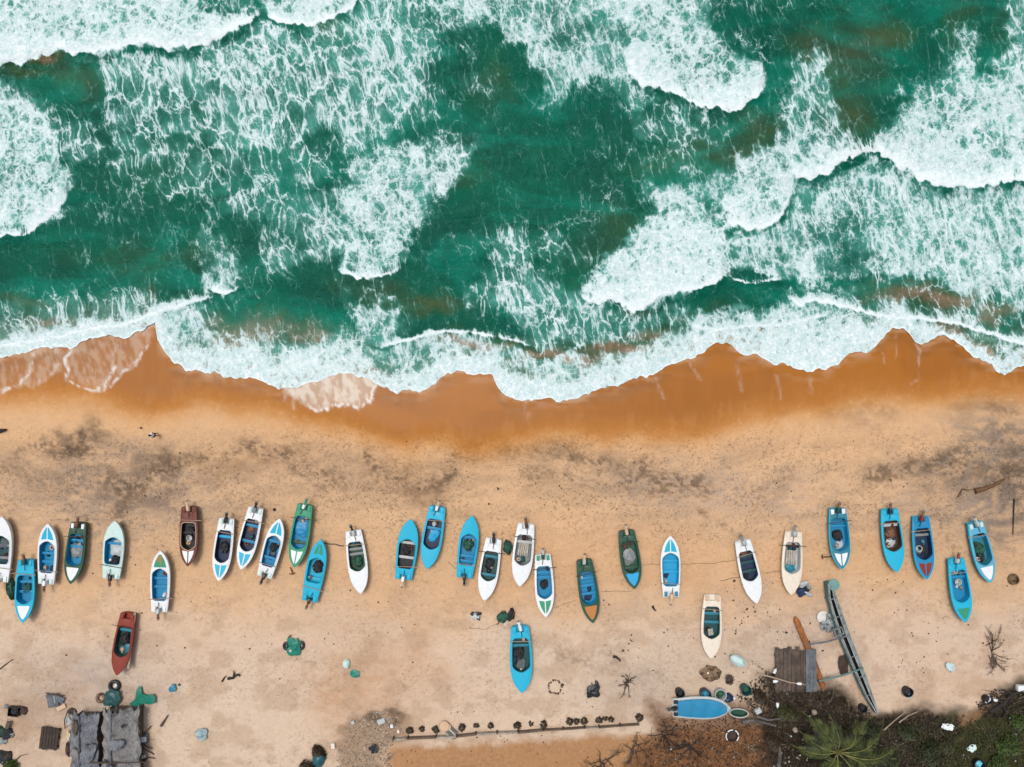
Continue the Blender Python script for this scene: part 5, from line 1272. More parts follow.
heap(55, 699, [('board', 'board', 'GR', 0, 0, 1.0, 1.3, .35, .15), ('board', 'board', 'GR', .6, .1, .9, .6, .28, -.4), ('sacking', 'blob', 'BR', -.6, .35, .5, .5, .3, 0), ('stick', 'stick', 'BR', .1, .55, 1.9, .15, .4, -.15), ('box', 'box', 'LG', -.1, .1, .6, .7, .3, .1), ('pale_block', 'board', 'BE', .75, -.75, .85, .4, .2, .45)], 'scrap_heap', 'grey board scrap with a peach block left of the huts', 'scrap heap')
heap(18, 710, [('black_box', 'box', 'K', -.2, 0, 1.0, .9, .4, -.1), ('black_bag', 'blob', 'K', -.15, 0, .9, .8, .45, 0), ('net', 'blob', 'DB', .65, -.05, .8, .8, .35, 0), ('sacking', 'blob', 'GR', -1.1, .4, .5, .4, .3, 0), ('stick', 'stick', 'BR', .5, .4, .9, .1, .4, -.3)], 'scrap_heap', 'black box and sacking at the left edge, topmost dark heap', 'scrap heap')
heap(8, 733, [('black_bag', 'blob', 'K', 0, 0, 1.2, 1.2, .5, 0), ('net', 'blob', 'DG', -.7, .2, .8, 1.2, .4, 0), ('post', 'board', 'BR', .2, .95, .35, .8, .3, -.3), ('plate', 'drum', 'LG', .5, -.1, .3, .3, .3, 0), ('sacking', 'blob', 'GR', -.4, -.8, .9, .6, .3, 0)], 'scrap_heap', 'black and green net scrap at the left edge, middle dark heap', 'scrap heap')
heap(3, 757, [('black_bag', 'blob', 'K', 0, 0, 1.8, 1.3, .5, -.4), ('plate', 'drum', 'LG', .1, -.3, .3, .3, .4, 0), ('net', 'blob', 'DB', .6, .2, .7, .8, .4, 0)], 'scrap_heap', 'black scrap at the lower left corner, lowest dark heap', 'scrap heap')
root = empty('wooden_pallet', Gp(51, 737), -.12); tag(root, 'dark brown slatted pallet left of the huts', 'pallet')
for k in range(6):
    m = MB(); m.box((-.75 + k * .3, .0, .28), (.26, 2.2 + rnd.uniform(-.15, .15), .06), rz=rnd.uniform(-.02, .02)); m.build('slat', streaky('dark_planks', col(74, 58, 46), col(38, 30, 26)), root, smooth=False)
for y in (-.8, .1, .9):
    m = MB(); m.box((0, y, .12), (1.85, .16, .24)); m.build('bearer', M_DARKPOLE, root, smooth=False)
heap(146, 737, [('white_tray', 'board', 'W', .0, 0, .55, .5, .5, 0), ('board', 'board', 'GR', -.1, 0, .9, .9, .3, .1), ('stick', 'stick', 'BR', .2, -.8, 1.2, .1, .3, -.5), ('stick', 'stick', 'BR', .1, .6, 1.5, .1, .3, .9)], 'scrap_heap', 'white tray on grey boards right of the right hut', 'scrap heap')
heap(143, 753, [('board', 'board', 'GR', -.2, .2, .9, .6, .3, -.4), ('board', 'board', 'LG', .1, -.2, .8, .3, .4, .3), ('stick', 'stick', 'BR', .5, .4, 1.6, .1, .3, -.6), ('stick', 'stick', 'BR', .5, -.3, 1.6, .1, .3, -.2), ('net', 'blob', 'DB', -.1, -.5, 1.2, .7, .3, 0)], 'scrap_heap', 'splintered boards at the lower right corner of the huts', 'scrap heap')
heap(70, 722, [('sacking', 'blob', 'DB', .3, 1.1, .9, .8, .4, 0), ('rag', 'cloth', 'LG', -.1, .2, .5, .9, .4, .3), ('stick', 'stick', 'BR', -.2, .4, 1.9, .1, .5, 1.4), ('sacking', 'blob', 'BE', .1, -1.3, .7, 1.0, .4, 0), ('net', 'blob', 'DB', -.1, -2.6, .5, 1.6, .3, 0)], 'scrap_heap', 'rag and sack scrap along the left side of the huts', 'scrap heap')

# ------------------------------------------------------------------ rubble, low broken wall, planted saplings
def scatter_mesh(name, mat, items, smooth=False):
    me = bpy.data.meshes.new(name); V = []; F = []
    for vs_, fs in items:
        n = len(V); V += vs_; F += [[i + n for i in f] for f in fs]
    me.from_pydata(V, [], F); me.update()
    if smooth: me.polygons.foreach_set("use_smooth", [True] * len(F))
    return link(name, me, mat)
def pts_in(poly, n, seed):
    q = np.random.RandomState(seed); x0 = min(p[0] for p in poly); x1 = max(p[0] for p in poly); y0 = min(p[1] for p in poly); y1 = max(p[1] for p in poly)
    x = q.uniform(x0, x1, n * 4); y = q.uniform(y0, y1, n * 4)
    xw = x + (fbm(x / 12., y / 12., seed, 3) - .5) * 18; yw = y + (fbm(x / 12., y / 12., seed + 3, 3) - .5) * 18
    k = polysd(poly, xw, yw) > 0
    x, y = x[k][:n], y[k][:n]
    z = sand_z(x, y); kk = S * (H - z) / H
    return np.stack([(x - CX) * kk, (CY - y) * kk, z], 1)
def chip(p, r, q, flat=.5):
    a0 = q.uniform(0, 6.28); n = q.randint(4, 6); top = []; bot = []
    sx, sy = r * q.uniform(.6, 1.2), r * q.uniform(.5, 1.0)
    for i in range(n):
        a = 2 * math.pi * i / n; k = q.uniform(.75, 1.2); x = sx * math.cos(a) * k; y = sy * math.sin(a) * k
        X = x * math.cos(a0) - y * math.sin(a0); Y = x * math.sin(a0) + y * math.cos(a0)
        bot.append((p[0] + X, p[1] + Y, p[2] - .02)); top.append((p[0] + X * .7, p[1] + Y * .7, p[2] + r * flat * q.uniform(.6, 1.3)))
    return bot + top, [tuple(range(n, 2 * n))] + [(i, (i + 1) % n, n + (i + 1) % n, n + i) for i in range(n)]
def varied(name, cols, rough=.9, scale=4.0):
    if name in _mats: return _mats[name]
    k = NT(name); g = k.geo()
    r = k.n("NewGeometry").outputs["Random Per Island"]
    st = [(i / max(1, len(cols) - 1), c) for i, c in enumerate(cols)]
    base = k.ramp(r, st); base = k.mix(k.ss(k.noise(g, scale, 4, .6), .4, .65, 0, .5), base, (.05, .04, .03, 1))
    k.put(k.b.inputs["Base Color"], base); k.b.inputs["Roughness"].default_value = rough; k.b.inputs["Specular IOR Level"].default_value = .2
    _mats[name] = k.m; return k.m
q = random.Random(11)
M_RUB = varied('rubble_stone', [col(150, 132, 116), col(178, 158, 138), col(116, 98, 82), col(196, 182, 166), col(156, 130, 106), col(222, 212, 202)])
it = [chip(p, q.uniform(.03, .12), q) for p in pts_in([(334, 775), (342, 742), (346, 726), (356, 718), (378, 711), (398, 712), (402, 728), (392, 746), (386, 775)], 1800, 5)]
tag(scatter_mesh('rubble', M_RUB, it), 'patch of grey stone rubble left of the low wall', 'rubble', kind='stuff')
for (x, y, sx, sy, sz_, c, rz, lb) in [(381.5, 721, .85, .55, .2, 'LG', .35, 'pale grey slab on top of the stone rubble'), (333.5, 745, .45, .6, .3, 'CR', .1, 'cream block at the left edge of the rubble'), (392, 725.5, .35, .35, .25, 'W', .2, 'white stone right of the pale grey slab'),
                                     (353, 722, .4, .35, .2, 'LG', .5, 'small pale stone at the top left of the rubble'), (398.5, 731, .3, .35, .2, 'CR', .2, 'cream stone at the left end of the low wall'), (826, 755, .01, .01, .01, 'W', 0, '')]:
    if not lb: continue
    m = MB(); m.box((0, 0, sz_ / 2), (sx, sy, sz_), taper=.85); thing1('stone_block', m, pm(c, .6), x, y, .05, lb, 'stone', rz, bevel=.05)
m = MB(); m.sheet(rough_outline(.45, .5, 83, 22, .4, 2), lambda x, y: .05 + .4 * float(fbm(np.array(x * 3), np.array(y * 3), 47, 3)), 8); thing1('bag', m, pm('K'), 374, 747.5, .05, 'black bag lying in the stone rubble', 'bag')
m = MB(); m.blob((0, 0, 0), (1.3, 1.6, .7), 321, .25, 24, 14, .1); thing1('tarpaulin', m, paint('dark_teal_sheet', col(24, 92, 100), dirt=.5), 319.5, 758, 0, 'dark teal sheet bundle in brush at the bottom edge', 'tarpaulin')
# the low wall
WALL = [(393.7, 739), (408, 738), (436, 737), (456.6, 736), (476, 733.8), (497, 732.6), (518, 732), (543, 730), (563, 728.8), (584.5, 727.5), (599, 727), (620, 725.4), (639, 724)]
w0 = Gp(*WALL[0]); root = empty('low_wall', w0); tag(root, 'low broken wall of grey beams along the brown yard', 'wall')
for i in range(len(WALL) - 1):
    a = Gp(*WALL[i], .22) - w0; b = Gp(*WALL[i + 1], .22) - w0; d = b - a; l = d.length
    m = MB(); m.box((a + b) / 2, (l * (1.0 if i % 3 else .96), .16 if i < 7 else .10, .40), rz=math.atan2(d.y, d.x))
    m.build('beam', streaky('wall_beam_pale', col(186, 176, 160), col(130, 116, 100)) if i in (0, 2, 4, 5, 9) else streaky('wall_beam', col(126, 106, 88), col(84, 68, 56)), root, smooth=False)
    m = MB(); m.tube([a + Vector((0, .12, -.3)), a + Vector((0, .14, .45))], .07, 7); m.build('post', M_DARKPOLE, root)
M_SAP = leafy('sapling_leaves', col(74, 60, 42), col(44, 36, 28), 5)
def leaf_clump(n, r, h, q, lw=.10, ll=.26, up=.4):
    V = []; F = []
    for i in range(n):
        a = q.uniform(0, 6.28); rr = r * math.sqrt(q.random()); x, y = rr * math.cos(a), rr * math.sin(a); z = h * (1 - (rr / r) ** 2) ** .5 * q.uniform(.3, 1)
        b = a + q.uniform(-.9, .9); e = q.uniform(-.3, up); l = ll * q.uniform(.6, 1.3); w = lw * q.uniform(.6, 1.2)
        dx, dy, dz = math.cos(b) * math.cos(e), math.sin(b) * math.cos(e), math.sin(e); sx, sy = -math.sin(b) * w, math.cos(b) * w
        n0 = len(V)
        V += [(x, y, z), (x + dx * l * .5 + sx, y + dy * l * .5 + sy, z + dz * l * .5 + .02), (x + dx * l, y + dy * l, z + dz * l), (x + dx * l * .5 - sx, y + dy * l * .5 - sy, z + dz * l * .5 - .02)]
        F.append((n0, n0 + 1, n0 + 2, n0 + 3))
    return V, F
def sapling(px, py, r, label):
    r *= .58
    q = random.Random(int(px)); root = empty('sapling', Gp(px, py)); tag(root, label, 'sapling', 'dark saplings planted along the low wall')
    m = MB(); m.add(*leaf_clump(int(150 * r / .5), r, r * 1.3, q)); m.build('foliage', M_SAP, root, smooth=False)
    m = MB(); m.tube([(0, 0, 0), (.02, .01, r * .8), (.05, .02, r * 1.2)], [.035, .025, .015], 6); m.build('stem', M_DARKPOLE, root)
SAP = [(410, 730, .36, 'first'), (422, 728.5, .18, ''), (436, 729, .36, ''), (462, 727, .38, ''), (476.5, 725, .17, ''), (490.5, 725.5, .24, ''), (517.3, 725, .36, ''), (531, 723.5, .13, ''), (543.6, 723.6, .38, ''), (569.6, 721, .36, ''), (577, 721, .26, ''), (584, 720.6, .33, ''),
       (599, 719.5, .32, ''), (605, 718, .14, ''), (611, 719, .22, ''), (639, 717, .40, '')]
SAPL = ['leftmost large sapling, by the rubble end of the low wall', 'tiny sapling second from the rubble end of the wall', 'large sapling just left of the peach basin', 'large sapling just right of the peach basin', 'tiny sapling fifth from the rubble end of the wall', 'small sapling sixth from the rubble end of the wall',
        'large sapling directly below the lone cyan boat', 'tiny sapling right of the one below the lone cyan boat', 'large sapling below the left side of the stone ring', 'left one of three close saplings near the wall middle', 'middle and smallest of three close saplings', 'right one of three close saplings near the wall middle',
        'large sapling below the crumpled black sheet', 'tiny sapling between two larger ones below the black sheet', 'small sapling near the right end of the low wall', 'rightmost large sapling at the end of the low wall']
for (x, y, r, _), lb in zip(SAP, SAPL): sapling(x, y, r, lb)
m = MB(); m.lathe((0, 0, 0), [(0, .02), (.45, .0), (.55, .3), (.52, .32), (.42, .2), (0, .2)], 22); m.lathe((.35, -.1, 0), [(0, .02), (.3, 0), (.36, .24), (.3, .24), (0, .16)], 16)
thing1('basin', m, pm('BE', .4), 444, 725, .05, 'peach coloured basin beside the low wall', 'basin')
root = empty('broken_boards', Gp(451, 731.5), -.75); tag(root, 'broken pale boards between the peach basin and low wall', 'boards')
for k in range(4):
    m = MB(); m.box((rnd.uniform(-.1, .1), -.4 + k * .27, .18 + .02 * k), (1.5 + rnd.uniform(-.2, .2), .16, .04), rz=rnd.uniform(-.06, .06)); m.build('board', M_GREYPLANK if k % 2 else streaky('pale_boards', col(206, 200, 188), col(150, 140, 126)), root, smooth=False)

# ------------------------------------------------------------------ undergrowth, grass and litter
q = random.Random(21)
DARKP = [(742, 692), (766, 668), (800, 686), (830, 694), (852, 708), (880, 716), (930, 712), (962, 722), (950, 745), (930, 800), (700, 800), (775, 772), (768, 735)]
def leaf_at(p, q, l, w, z, e):
    b = q.uniform(0, 6.28); dx, dy, dz = math.cos(b) * math.cos(e), math.sin(b) * math.cos(e), math.sin(e); sx, sy = -math.sin(b) * w, math.cos(b) * w
    x, y = p[0], p[1]; zz = p[2] + z
    return [(x, y, zz), (x + dx * l * .5 + sx, y + dy * l * .5 + sy, zz + dz * l * .5 + .03), (x + dx * l, y + dy * l, zz + dz * l), (x + dx * l * .5 - sx, y + dy * l * .5 - sy, zz + dz * l * .5)], [(0, 1, 2, 3)]
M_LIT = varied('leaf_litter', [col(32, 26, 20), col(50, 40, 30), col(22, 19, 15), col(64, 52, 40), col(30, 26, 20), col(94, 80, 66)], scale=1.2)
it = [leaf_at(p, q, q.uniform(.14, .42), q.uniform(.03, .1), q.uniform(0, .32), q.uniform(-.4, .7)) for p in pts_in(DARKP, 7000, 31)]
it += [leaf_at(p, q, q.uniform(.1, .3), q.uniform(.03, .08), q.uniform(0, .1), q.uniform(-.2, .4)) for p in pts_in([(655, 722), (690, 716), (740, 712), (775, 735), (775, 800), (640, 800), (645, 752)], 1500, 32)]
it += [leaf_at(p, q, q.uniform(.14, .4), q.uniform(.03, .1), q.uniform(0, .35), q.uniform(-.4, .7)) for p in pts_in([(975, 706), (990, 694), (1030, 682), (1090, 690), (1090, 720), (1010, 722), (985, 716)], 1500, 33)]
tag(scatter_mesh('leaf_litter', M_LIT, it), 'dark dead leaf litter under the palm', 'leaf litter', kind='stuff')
M_SCRUB = varied('scrub_leaves', [col(40, 48, 20), col(62, 70, 28), col(30, 34, 18), col(50, 44, 28), col(82, 86, 40), col(38, 46, 22)], rough=.6, scale=.8)
gp = pts_in([(840, 700), (852, 716), (884, 718), (900, 722), (935, 722), (960, 728), (990, 716), (1030, 708), (1120, 700), (1120, 860), (850, 860), (840, 770)], 36000, 34)
cl = fbm(gp[:, 0] / 2.2, gp[:, 1] / 2.2, 35, 3)
it = [leaf_at(p, q, q.uniform(.1, .34), q.uniform(.025, .07), q.uniform(0, .1 + .9 * max(0, c - .45)), q.uniform(0, .9)) for p, c in zip(gp, cl) if q.random() < (c - .2) * 3]
tag(scatter_mesh('ground_cover', M_SCRUB, it), 'low green weeds and grass at the lower right', 'ground cover', kind='stuff')
M_STICK = varied('dead_sticks', [col(120, 104, 88), col(80, 66, 54), col(150, 138, 124), col(60, 48, 40), col(100, 84, 70)])
it = []
for p in np.concatenate([pts_in(DARKP, 330, 41), pts_in([(650, 722), (690, 716), (740, 712), (775, 735), (775, 800), (600, 800), (620, 745)], 90, 42), pts_in([(975, 706), (990, 694), (1030, 682), (1090, 690), (1010, 722)], 90, 43)]):
    m = MB(); a = q.uniform(0, 6.28); l = q.uniform(.3, 1.3); z = q.uniform(.05, .4)
    m.tube([(p[0], p[1], p[2] + z), (p[0] + math.cos(a) * l * .5 + q.uniform(-.1, .1), p[1] + math.sin(a) * l * .5 + q.uniform(-.1, .1), p[2] + z + .06), (p[0] + math.cos(a) * l, p[1] + math.sin(a) * l, p[2] + z * q.uniform(.3, 1.2))], [.03, .025, .012], 4)
    it.append((m.v, m.f))
tag(scatter_mesh('dead_sticks', M_STICK, it), 'tangle of dead sticks in the undergrowth', 'sticks', kind='stuff')
M_BIT = varied('plastic_bits', [col(214, 214, 210), col(150, 156, 156), col(184, 174, 160), col(100, 126, 134), col(226, 226, 226)], rough=.5)
it = [chip(p + np.array([0, 0, .25]), q.uniform(.05, .13), q, .4) for p in np.concatenate([pts_in(DARKP, 42, 51), pts_in([(960, 730), (1030, 705), (1030, 775), (960, 775)], 22, 52), pts_in([(655, 722), (775, 735), (775, 775), (660, 770)], 30, 53), pts_in([(775, 752), (800, 748), (806, 775), (772, 775)], 26, 54)])]
tag(scatter_mesh('litter_bits', M_BIT, it), 'scattered pale plastic bits in the undergrowth', 'litter', kind='stuff')
M_SPK = varied('beach_wrack', [col(70, 50, 38), col(110, 84, 62), col(48, 38, 32), col(90, 66, 48)])
sp_ = [([(0, 448), (1030, 440), (1030, 520), (0, 520)], 260, 61), ([(60, 540), (340, 560), (420, 640), (300, 690), (60, 660)], 90, 62), ([(600, 590), (800, 560), (860, 640), (720, 690), (580, 660)], 170, 63), ([(860, 580), (1030, 560), (1030, 690), (880, 700)], 150, 64), ([(740, 600), (830, 620), (830, 700), (720, 690)], 160, 65), ([(380, 600), (640, 640), (640, 716), (400, 716)], 70, 66), ([(400, 740), (640, 730), (660, 770), (400, 770)], 60, 67)]
it = []
for poly, n, sd in sp_:
    for p in pts_in(poly, n, sd):
        if float(fbm(p[0] / 3., p[1] / 2., 77, 3)) > .50: it.append(chip(p, q.uniform(.03, .13) * (1 if q.random() < .9 else 1.5), q, .35))
tag(scatter_mesh('beach_wrack', M_SPK, it), 'dark specks of wrack and litter over the dry sand', 'wrack', kind='stuff')
limb([(757.6, 673.4), (775, 678), (790, 682.5), (803, 684), (815, 689)], .09, 'pale_pole', 'pale curved pole lying across the brown planks', 'pole', M_POLE, .55)
for (x, y, lb) in [(774, 673, 'upper white bottle at the left of the planks'), (773, 681.6, 'white bottle below the upper one left of the planks'), (801, 683.8, 'white bottle at the end of the pale curved pole'), (777.5, 702.7, 'white bottle in the dark litter below the planks')]:
    m = MB(); m.lathe((0, 0, 0), [(0, 0), (.14, 0), (.15, .32), (.06, .42), (.06, .5), (0, .5)], 12, ry=1.45, rz=x); thing1('bottle', m, pm('W'), x, y, .6, lb, 'bottle')
limb([(884, 730), (894, 721), (906, 711.5)], .07, 'pale_pole', 'left one of two pale poles on the dark scrub', 'pole', M_POLE, .5)
limb([(899, 722.5), (908, 716), (918, 711.5)], .07, 'pale_pole', 'right one of two pale poles on the dark scrub', 'pole', M_POLE, .5)
M_GLOG = streaky('grey_log', col(112, 106, 102), col(66, 60, 56), scale=5)
limb([(742, 722), (752, 720.5), (762, 722), (776, 726)], .26, 'grey_log', 'thick grey log right of the broken-rimmed tub', 'log', M_GLOG, .2)
limb([(756, 716), (768, 720), (782, 718.5)], .16, 'grey_log', 'thinner grey log lying over the thick grey log', 'log', M_GLOG, .45)
limb([(779, 766), (780, 752), (778, 738)], .24, 'grey_log', 'upright-lying grey log left of the palm', 'log', M_GLOG, .2)
limb([(990, 712), (1003, 704), (1012, 694), (1026, 690)], .2, 'driftwood_branch', 'dark branch across the right-hand debris heap', 'driftwood', M_BLACKWOOD, .4, tw=([(1003, 704), (1006, 712), (1004, 718)], [(1012, 694), (1004, 690), (998, 691)]))

m = MB(); m.box((0, 0, .2), (.7, .55, .3), taper=.8); thing1('white_crate', m, pm('LG', .6), 757.5, 710, .25, 'grey-white crate in the litter right of the tarpaulin boat', 'crate', .5, bevel=.05)
for (x, y, lb) in [(814, 712, 'pale round stone on the litter above the palm'), (795, 729.5, 'pale round stone left of the palm crown')]:
    m = MB(); m.blob((0, 0, 0), (.55, .5, .35), int(x), .2, 16, 10); thing1('stone', m, paint('pale_stone', col(176, 160, 142), rough=.9), x, y, .2, lb, 'stone')
# thorny leafless bushes on the brown earth
brush(665, 736, 1.6, 12, 'bare_bush', 'bare dark thorn bush below the tarpaulin boat stern', 71, M_BLACKWOOD, .5)
brush(687, 745, 1.9, 14, 'bare_bush', 'larger bare thorn bush on the brown earth', 72, M_BLACKWOOD, .6)
brush(600, 762, 2.2, 14, 'bare_bush', 'bare bush at the bottom edge below the low wall', 73, M_DARKPOLE, .5)
brush(636, 748, 1.8, 12, 'bare_bush', 'thin bare bush below the right end of the low wall', 74, M_DARKPOLE, .5)
brush(749, 748, 1.0, 9, 'brushwood', 'star-shaped pale twigs on the brown earth', 75, streaky('pale_twigs', col(150, 124, 96), col(100, 80, 62)), .2)
M_BUSH = leafy('bush_leaves', col(62, 70, 36), col(34, 38, 22), 3)
def shrub(px, py, r, label, mat, seed):
    q = random.Random(seed); root = empty('shrub', Gp(px, py)); tag(root, label, 'shrub', 'shrubs in the lower right undergrowth')
    m = MB()
    for k in range(5):
        a = q.uniform(0, 6.28); d = r * q.uniform(.1, .6); V, F = leaf_clump(170, r * q.uniform(.4, .65), r * q.uniform(.5, .9), q, .07, .22, .6)
        m.add([(v[0] + d * math.cos(a), v[1] + d * math.sin(a), v[2] + .15) for v in V], F)
    m.build('foliage', mat, root, smooth=False)
    for k in range(4):
        a = q.uniform(0, 6.28); mm = MB(); mm.tube([(0, 0, 0), (r * .3 * math.cos(a), r * .3 * math.sin(a), r * .4), (r * .7 * math.cos(a), r * .7 * math.sin(a), r * .6)], [.05, .03, .015], 5); mm.build('stem', M_DARKPOLE, root)
shrub(925, 752, 1.3, 'dark shrub between the palm and the grass drum', M_BUSH, 1)
shrub(902, 732, 1.0, 'dark shrub under the two pale poles', M_BUSH, 2)
shrub(1006, 742, 1.3, 'green shrub at the lower right, right of the path', leafy('green_bush', col(78, 98, 40), col(46, 58, 26), 3), 3)
shrub(1015, 720, 1.0, 'green shrub below the right-hand debris heap', leafy('green_bush', None, None), 4)
shrub(309, 764, .9, 'dark shrub left of the teal bundle at the bottom edge', M_SAP, 5)
shrub(321, 750, .7, 'dark shrub above the teal bundle at the bottom edge', M_SAP, 6)
shrub(14, 766, .7, 'green shrub at the lower left corner', leafy('green_bush', None, None), 7)
shrub(872, 730, .9, 'dark green shrub right of the palm fronds', M_BUSH, 11)
shrub(886, 757, 1.2, 'dark green shrub at the bottom edge right of the palm', M_BUSH, 12)
shrub(944, 744, .9, 'olive shrub left of the mint torn bag', leafy('olive_bush', col(74, 74, 38), col(40, 40, 24), 3), 13)
shrub(992, 762, 1.1, 'green shrub right of the grass drum', leafy('green_bush', None, None), 14)
shrub(772, 742, .9, 'brown shrub beside the upright-lying grey log', M_SAP, 15)
shrub(758, 694, .7, 'brown shrub left of the dark litter below the planks', M_SAP, 16)
shrub(786, 712, 1.0, 'dark olive shrub between the planks and the palm', leafy('olive_bush', None, None), 17)
shrub(840, 704, .7, 'brown shrub at the tail end of the canoe', M_SAP, 8)

# ------------------------------------------------------------------ palm
def palm():
    zc = 3.6; c = P(837.4, 752, zc); base = Vector((c.x - .7, c.y + .4, sz(833, 748))); root = empty('palm_tree', base); tag(root, 'young coconut palm with spreading green fronds at the bottom edge', 'palm tree')
    top = c - base
    m = MB(); n = 12
    m.tube([(top.x * (i / n) ** 1.3, top.y * (i / n) ** 1.3, top.z * i / n) for i in range(n + 1)], [.22 - .07 * i / n + (.02 if i % 2 else 0) for i in range(n + 1)], 10); m.build('trunk', M_GLOG, root)
    m = MB(); m.blob((top.x, top.y, top.z - .15), (.55, .55, .6), 5, .2, 14, 10); m.build('crown_shaft', leafy('palm_heart', col(96, 92, 50), col(66, 58, 36)), root)
    gm = leafy('palm_leaf', col(80, 88, 40), col(36, 46, 20), 1.2); dm = leafy('palm_leaf_dry', col(118, 86, 48), col(70, 70, 32), 1.2); rm = leafy('palm_rib', col(134, 130, 76), col(94, 96, 50), 2)
    tips = [(802, 711, .2, 0), (827, 712, .5, 1), (867, 714, .4, 1), (853, 718, .7, 0), (897, 743, .3, 0), (893, 757, .1, 0), (790, 743, .2, 0), (797, 728, .1, 0), (806, 768, .1, 0), (818, 780, .3, 0), (837, 786, .3, 0), (852, 784, .2, 0), (874, 776, .1, 0), (880, 728, .2, 0)]
    q = random.Random(3)
    for (tx, ty, lift, dry) in tips:
        e = P(tx, ty, 2.9 + lift) - base; d = e - top; L = Vector((d.x, d.y, 0)).length; u = Vector((d.x, d.y, 0)).normalized(); s_ = Vector((-u.y, u.x, 0))
        N_ = 30; ax = []
        bend = q.uniform(-.12, .12) * L
        for i in range(N_ + 1):
            t = i / N_; ax.append(top + u * L * t + s_ * bend * math.sin(t * math.pi) + Vector((0, 0, d.z * t + (.9 + lift) * math.sin(t * math.pi * .9) * .8)))
        m = MB(); m.tube(ax, [.055 * (1 - .8 * i / N_) for i in range(N_ + 1)], 6); fr = m.build('frond', rm, root)
        m = MB(); V = []; F = []
        for i in range(5, N_ + 1):
            for h_ in (0, .5):
                for sg in (-1, 1):
                    if q.random() < .24: continue
                    p = ax[i] if h_ == 0 or i == N_ else (ax[i] + ax[i + 1]) / 2
                    t = (i + h_) / N_; l = .95 * (1.25 * math.sin(min(1, .22 + t * .92) * math.pi) ** .7 + .18) * L / 5.2 * q.uniform(.85, 1.1)
                    dirv = (u * (.62 + .5 * t) + s_ * sg * (1.0 - .35 * t)).normalized(); dr = q.uniform(.22, .5); w = .042
                    side = dirv.cross(Vector((0, 0, 1))).normalized() * w
                    a = p; b = p + dirv * l * .5 + Vector((0, 0, .05 - dr * l * .15)); cc = p + dirv * l + Vector((0, 0, -dr * l))
                    n0 = len(V); V += [a - side * .4, a + side * .4, b + side, b - side, cc]; F += [(n0, n0 + 1, n0 + 2, n0 + 3), (n0 + 3, n0 + 2, n0 + 4)]
        m.add(V, F); m.build('leaflets', dm if dry and q.random() < .6 else gm, fr, smooth=False)
palm()

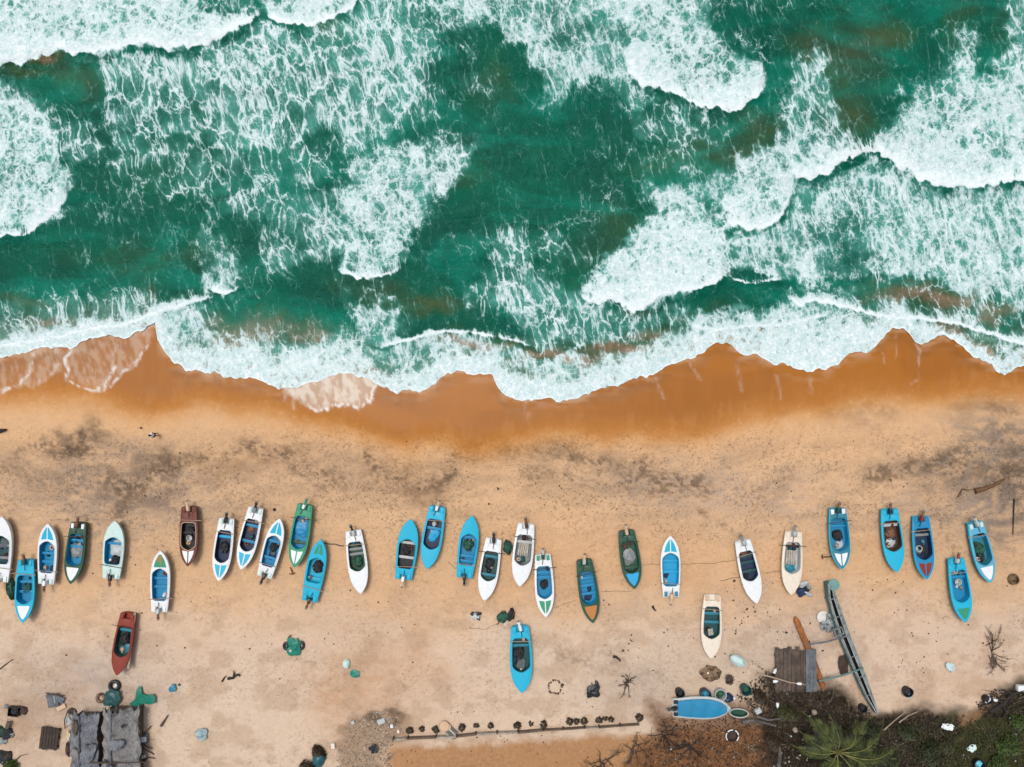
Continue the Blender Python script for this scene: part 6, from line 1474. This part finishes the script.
# ------------------------------------------------------------------ the person walking on the sand
def person():
    b = Gp(158.5, 434.2); root = empty('person', b, math.radians(95)); tag(root, 'person in a white shirt standing on the sand near the wet edge', 'person')
    def skin(name, pts, edges, radii, mat, parent, sub=2):
        me = bpy.data.meshes.new(name); me.from_pydata(pts, edges, []); o = link(name, me, mat, parent)
        md = o.modifiers.new('s', 'SKIN'); md.use_smooth_shade = True
        for v, r in zip(me.skin_vertices[0].data, radii): v.radius = r if isinstance(r, tuple) else (r, r)
        me.skin_vertices[0].data[0].use_root = True
        sd = o.modifiers.new('d', 'SUBSURF'); sd.levels = sub; sd.render_levels = sub
        return o
    sk = paint('skin', col(120, 78, 54), rough=.6, dirt=.1)
    pts = [(0, 0, .92), (0, 0, 1.12), (0, .01, 1.32), (0, .01, 1.44), (0, .03, 1.52), (0, .04, 1.63),
           (.17, 0, 1.38), (.24, .03, 1.12), (.25, .12, .90), (.25, .15, .82), (-.17, 0, 1.38), (-.23, -.04, 1.12), (-.25, .02, .88), (-.25, .04, .80),
           (.09, 0, .86), (.10, .10, .48), (.10, .02, .08), (.11, .16, .04), (-.09, 0, .86), (-.10, -.02, .48), (-.10, -.16, .09), (-.11, -.03, .04)]
    ed = [(0, 1), (1, 2), (2, 3), (3, 4), (4, 5), (2, 6), (6, 7), (7, 8), (8, 9), (2, 10), (10, 11), (11, 12), (12, 13), (0, 14), (14, 15), (15, 16), (16, 17), (0, 18), (18, 19), (19, 20), (20, 21)]
    rad = [(.14, .10), (.13, .10), (.16, .11), (.07, .07), (.055, .055), (.085, .105), .06, .042, .032, .04, .06, .042, .032, .04, .085, .06, .04, (.045, .03), .085, .06, .04, (.045, .03)]
    body = skin('body', pts, ed, rad, sk, root)
    for sg, w in ((1, Vector((.25, .15, .82))), (-1, Vector((-.25, .04, .80)))):
        P_ = []; E = []; R = []
        for f in range(5):
            o_ = w + Vector((sg * (-.005), -.03 + .015 * f, -.03)); l = (.05, .085, .095, .088, .07)[f]
            dirv = Vector((sg * (-.6 if f == 0 else -.05), .3 if f == 0 else (f - 2.5) * .06, -1)).normalized(); n = len(P_)
            P_ += [tuple(o_), tuple(o_ + dirv * l * .55), tuple(o_ + dirv * l * .9 + Vector((-sg * .018, 0, 0)))]; E += [(n, n + 1), (n + 1, n + 2)]; R += [.011, .010, .008]
        me = bpy.data.meshes.new('fingers'); me.from_pydata(P_, E, []); o = link('fingers', me, sk, body); md = o.modifiers.new('s', 'SKIN')
        for v, r in zip(me.skin_vertices[0].data, R): v.radius = (r, r)
        for k in range(0, 15, 3): me.skin_vertices[0].data[k].use_root = True
        o.modifiers.new('d', 'SUBSURF').render_levels = 1
    shirt = skin('shirt', [(0, 0, .90), (0, 0, 1.12), (0, .01, 1.33), (0, .015, 1.43), (.18, 0, 1.38), (.23, .02, 1.20), (-.18, 0, 1.38), (-.225, -.02, 1.20)], [(0, 1), (1, 2), (2, 3), (2, 4), (4, 5), (2, 6), (6, 7)],
                 [(.165, .125), (.155, .125), (.185, .135), (.09, .085), .085, .075, .085, .075], paint('white_shirt', col(240, 238, 234), dirt=.1), root)
    skin('shorts', [(0, 0, .93), (.10, 0, .84), (.105, .07, .55), (-.10, 0, .84), (-.105, -.01, .55)], [(0, 1), (1, 2), (0, 3), (3, 4)], [(.155, .12), .11, .095, .11, .095], paint('dark_shorts', col(50, 48, 52), dirt=.1), root)
    m = MB(); m.blob((0, .02, 1.62), (.215, .25, .16), 3, .08, 18, 12, .1); m.build('hair', paint('black_hair', col(26, 20, 18), dirt=.05), body)
    for sg in (-1, 1):
        m = MB(); m.blob((sg * .098, .03, 1.60), (.03, .06, .07), 4, .1, 8, 6, .9); m.build('ear', sk, body)
        m = MB(); m.blob((sg * .035, .135, 1.635), (.03, .02, .02), 5, .05, 8, 6, .9); m.build('eye', pm('K'), body)
    m = MB(); m.tube([(0, .135, 1.64), (0, .165, 1.595), (0, .14, 1.585)], [.012, .02, .012], 6); m.build('nose', sk, body)
    m = MB(); m.box((0, .138, 1.55), (.05, .012, .012)); m.build('mouth', pm('DR'), body, bevel=.004)
person()
limb([(140.6, 427.6), (141.2, 428.2), (141.6, 428)], .12, 'driftwood_stub', 'tiny brown stub up left of the person', 'driftwood', M_DRIFT, .06)
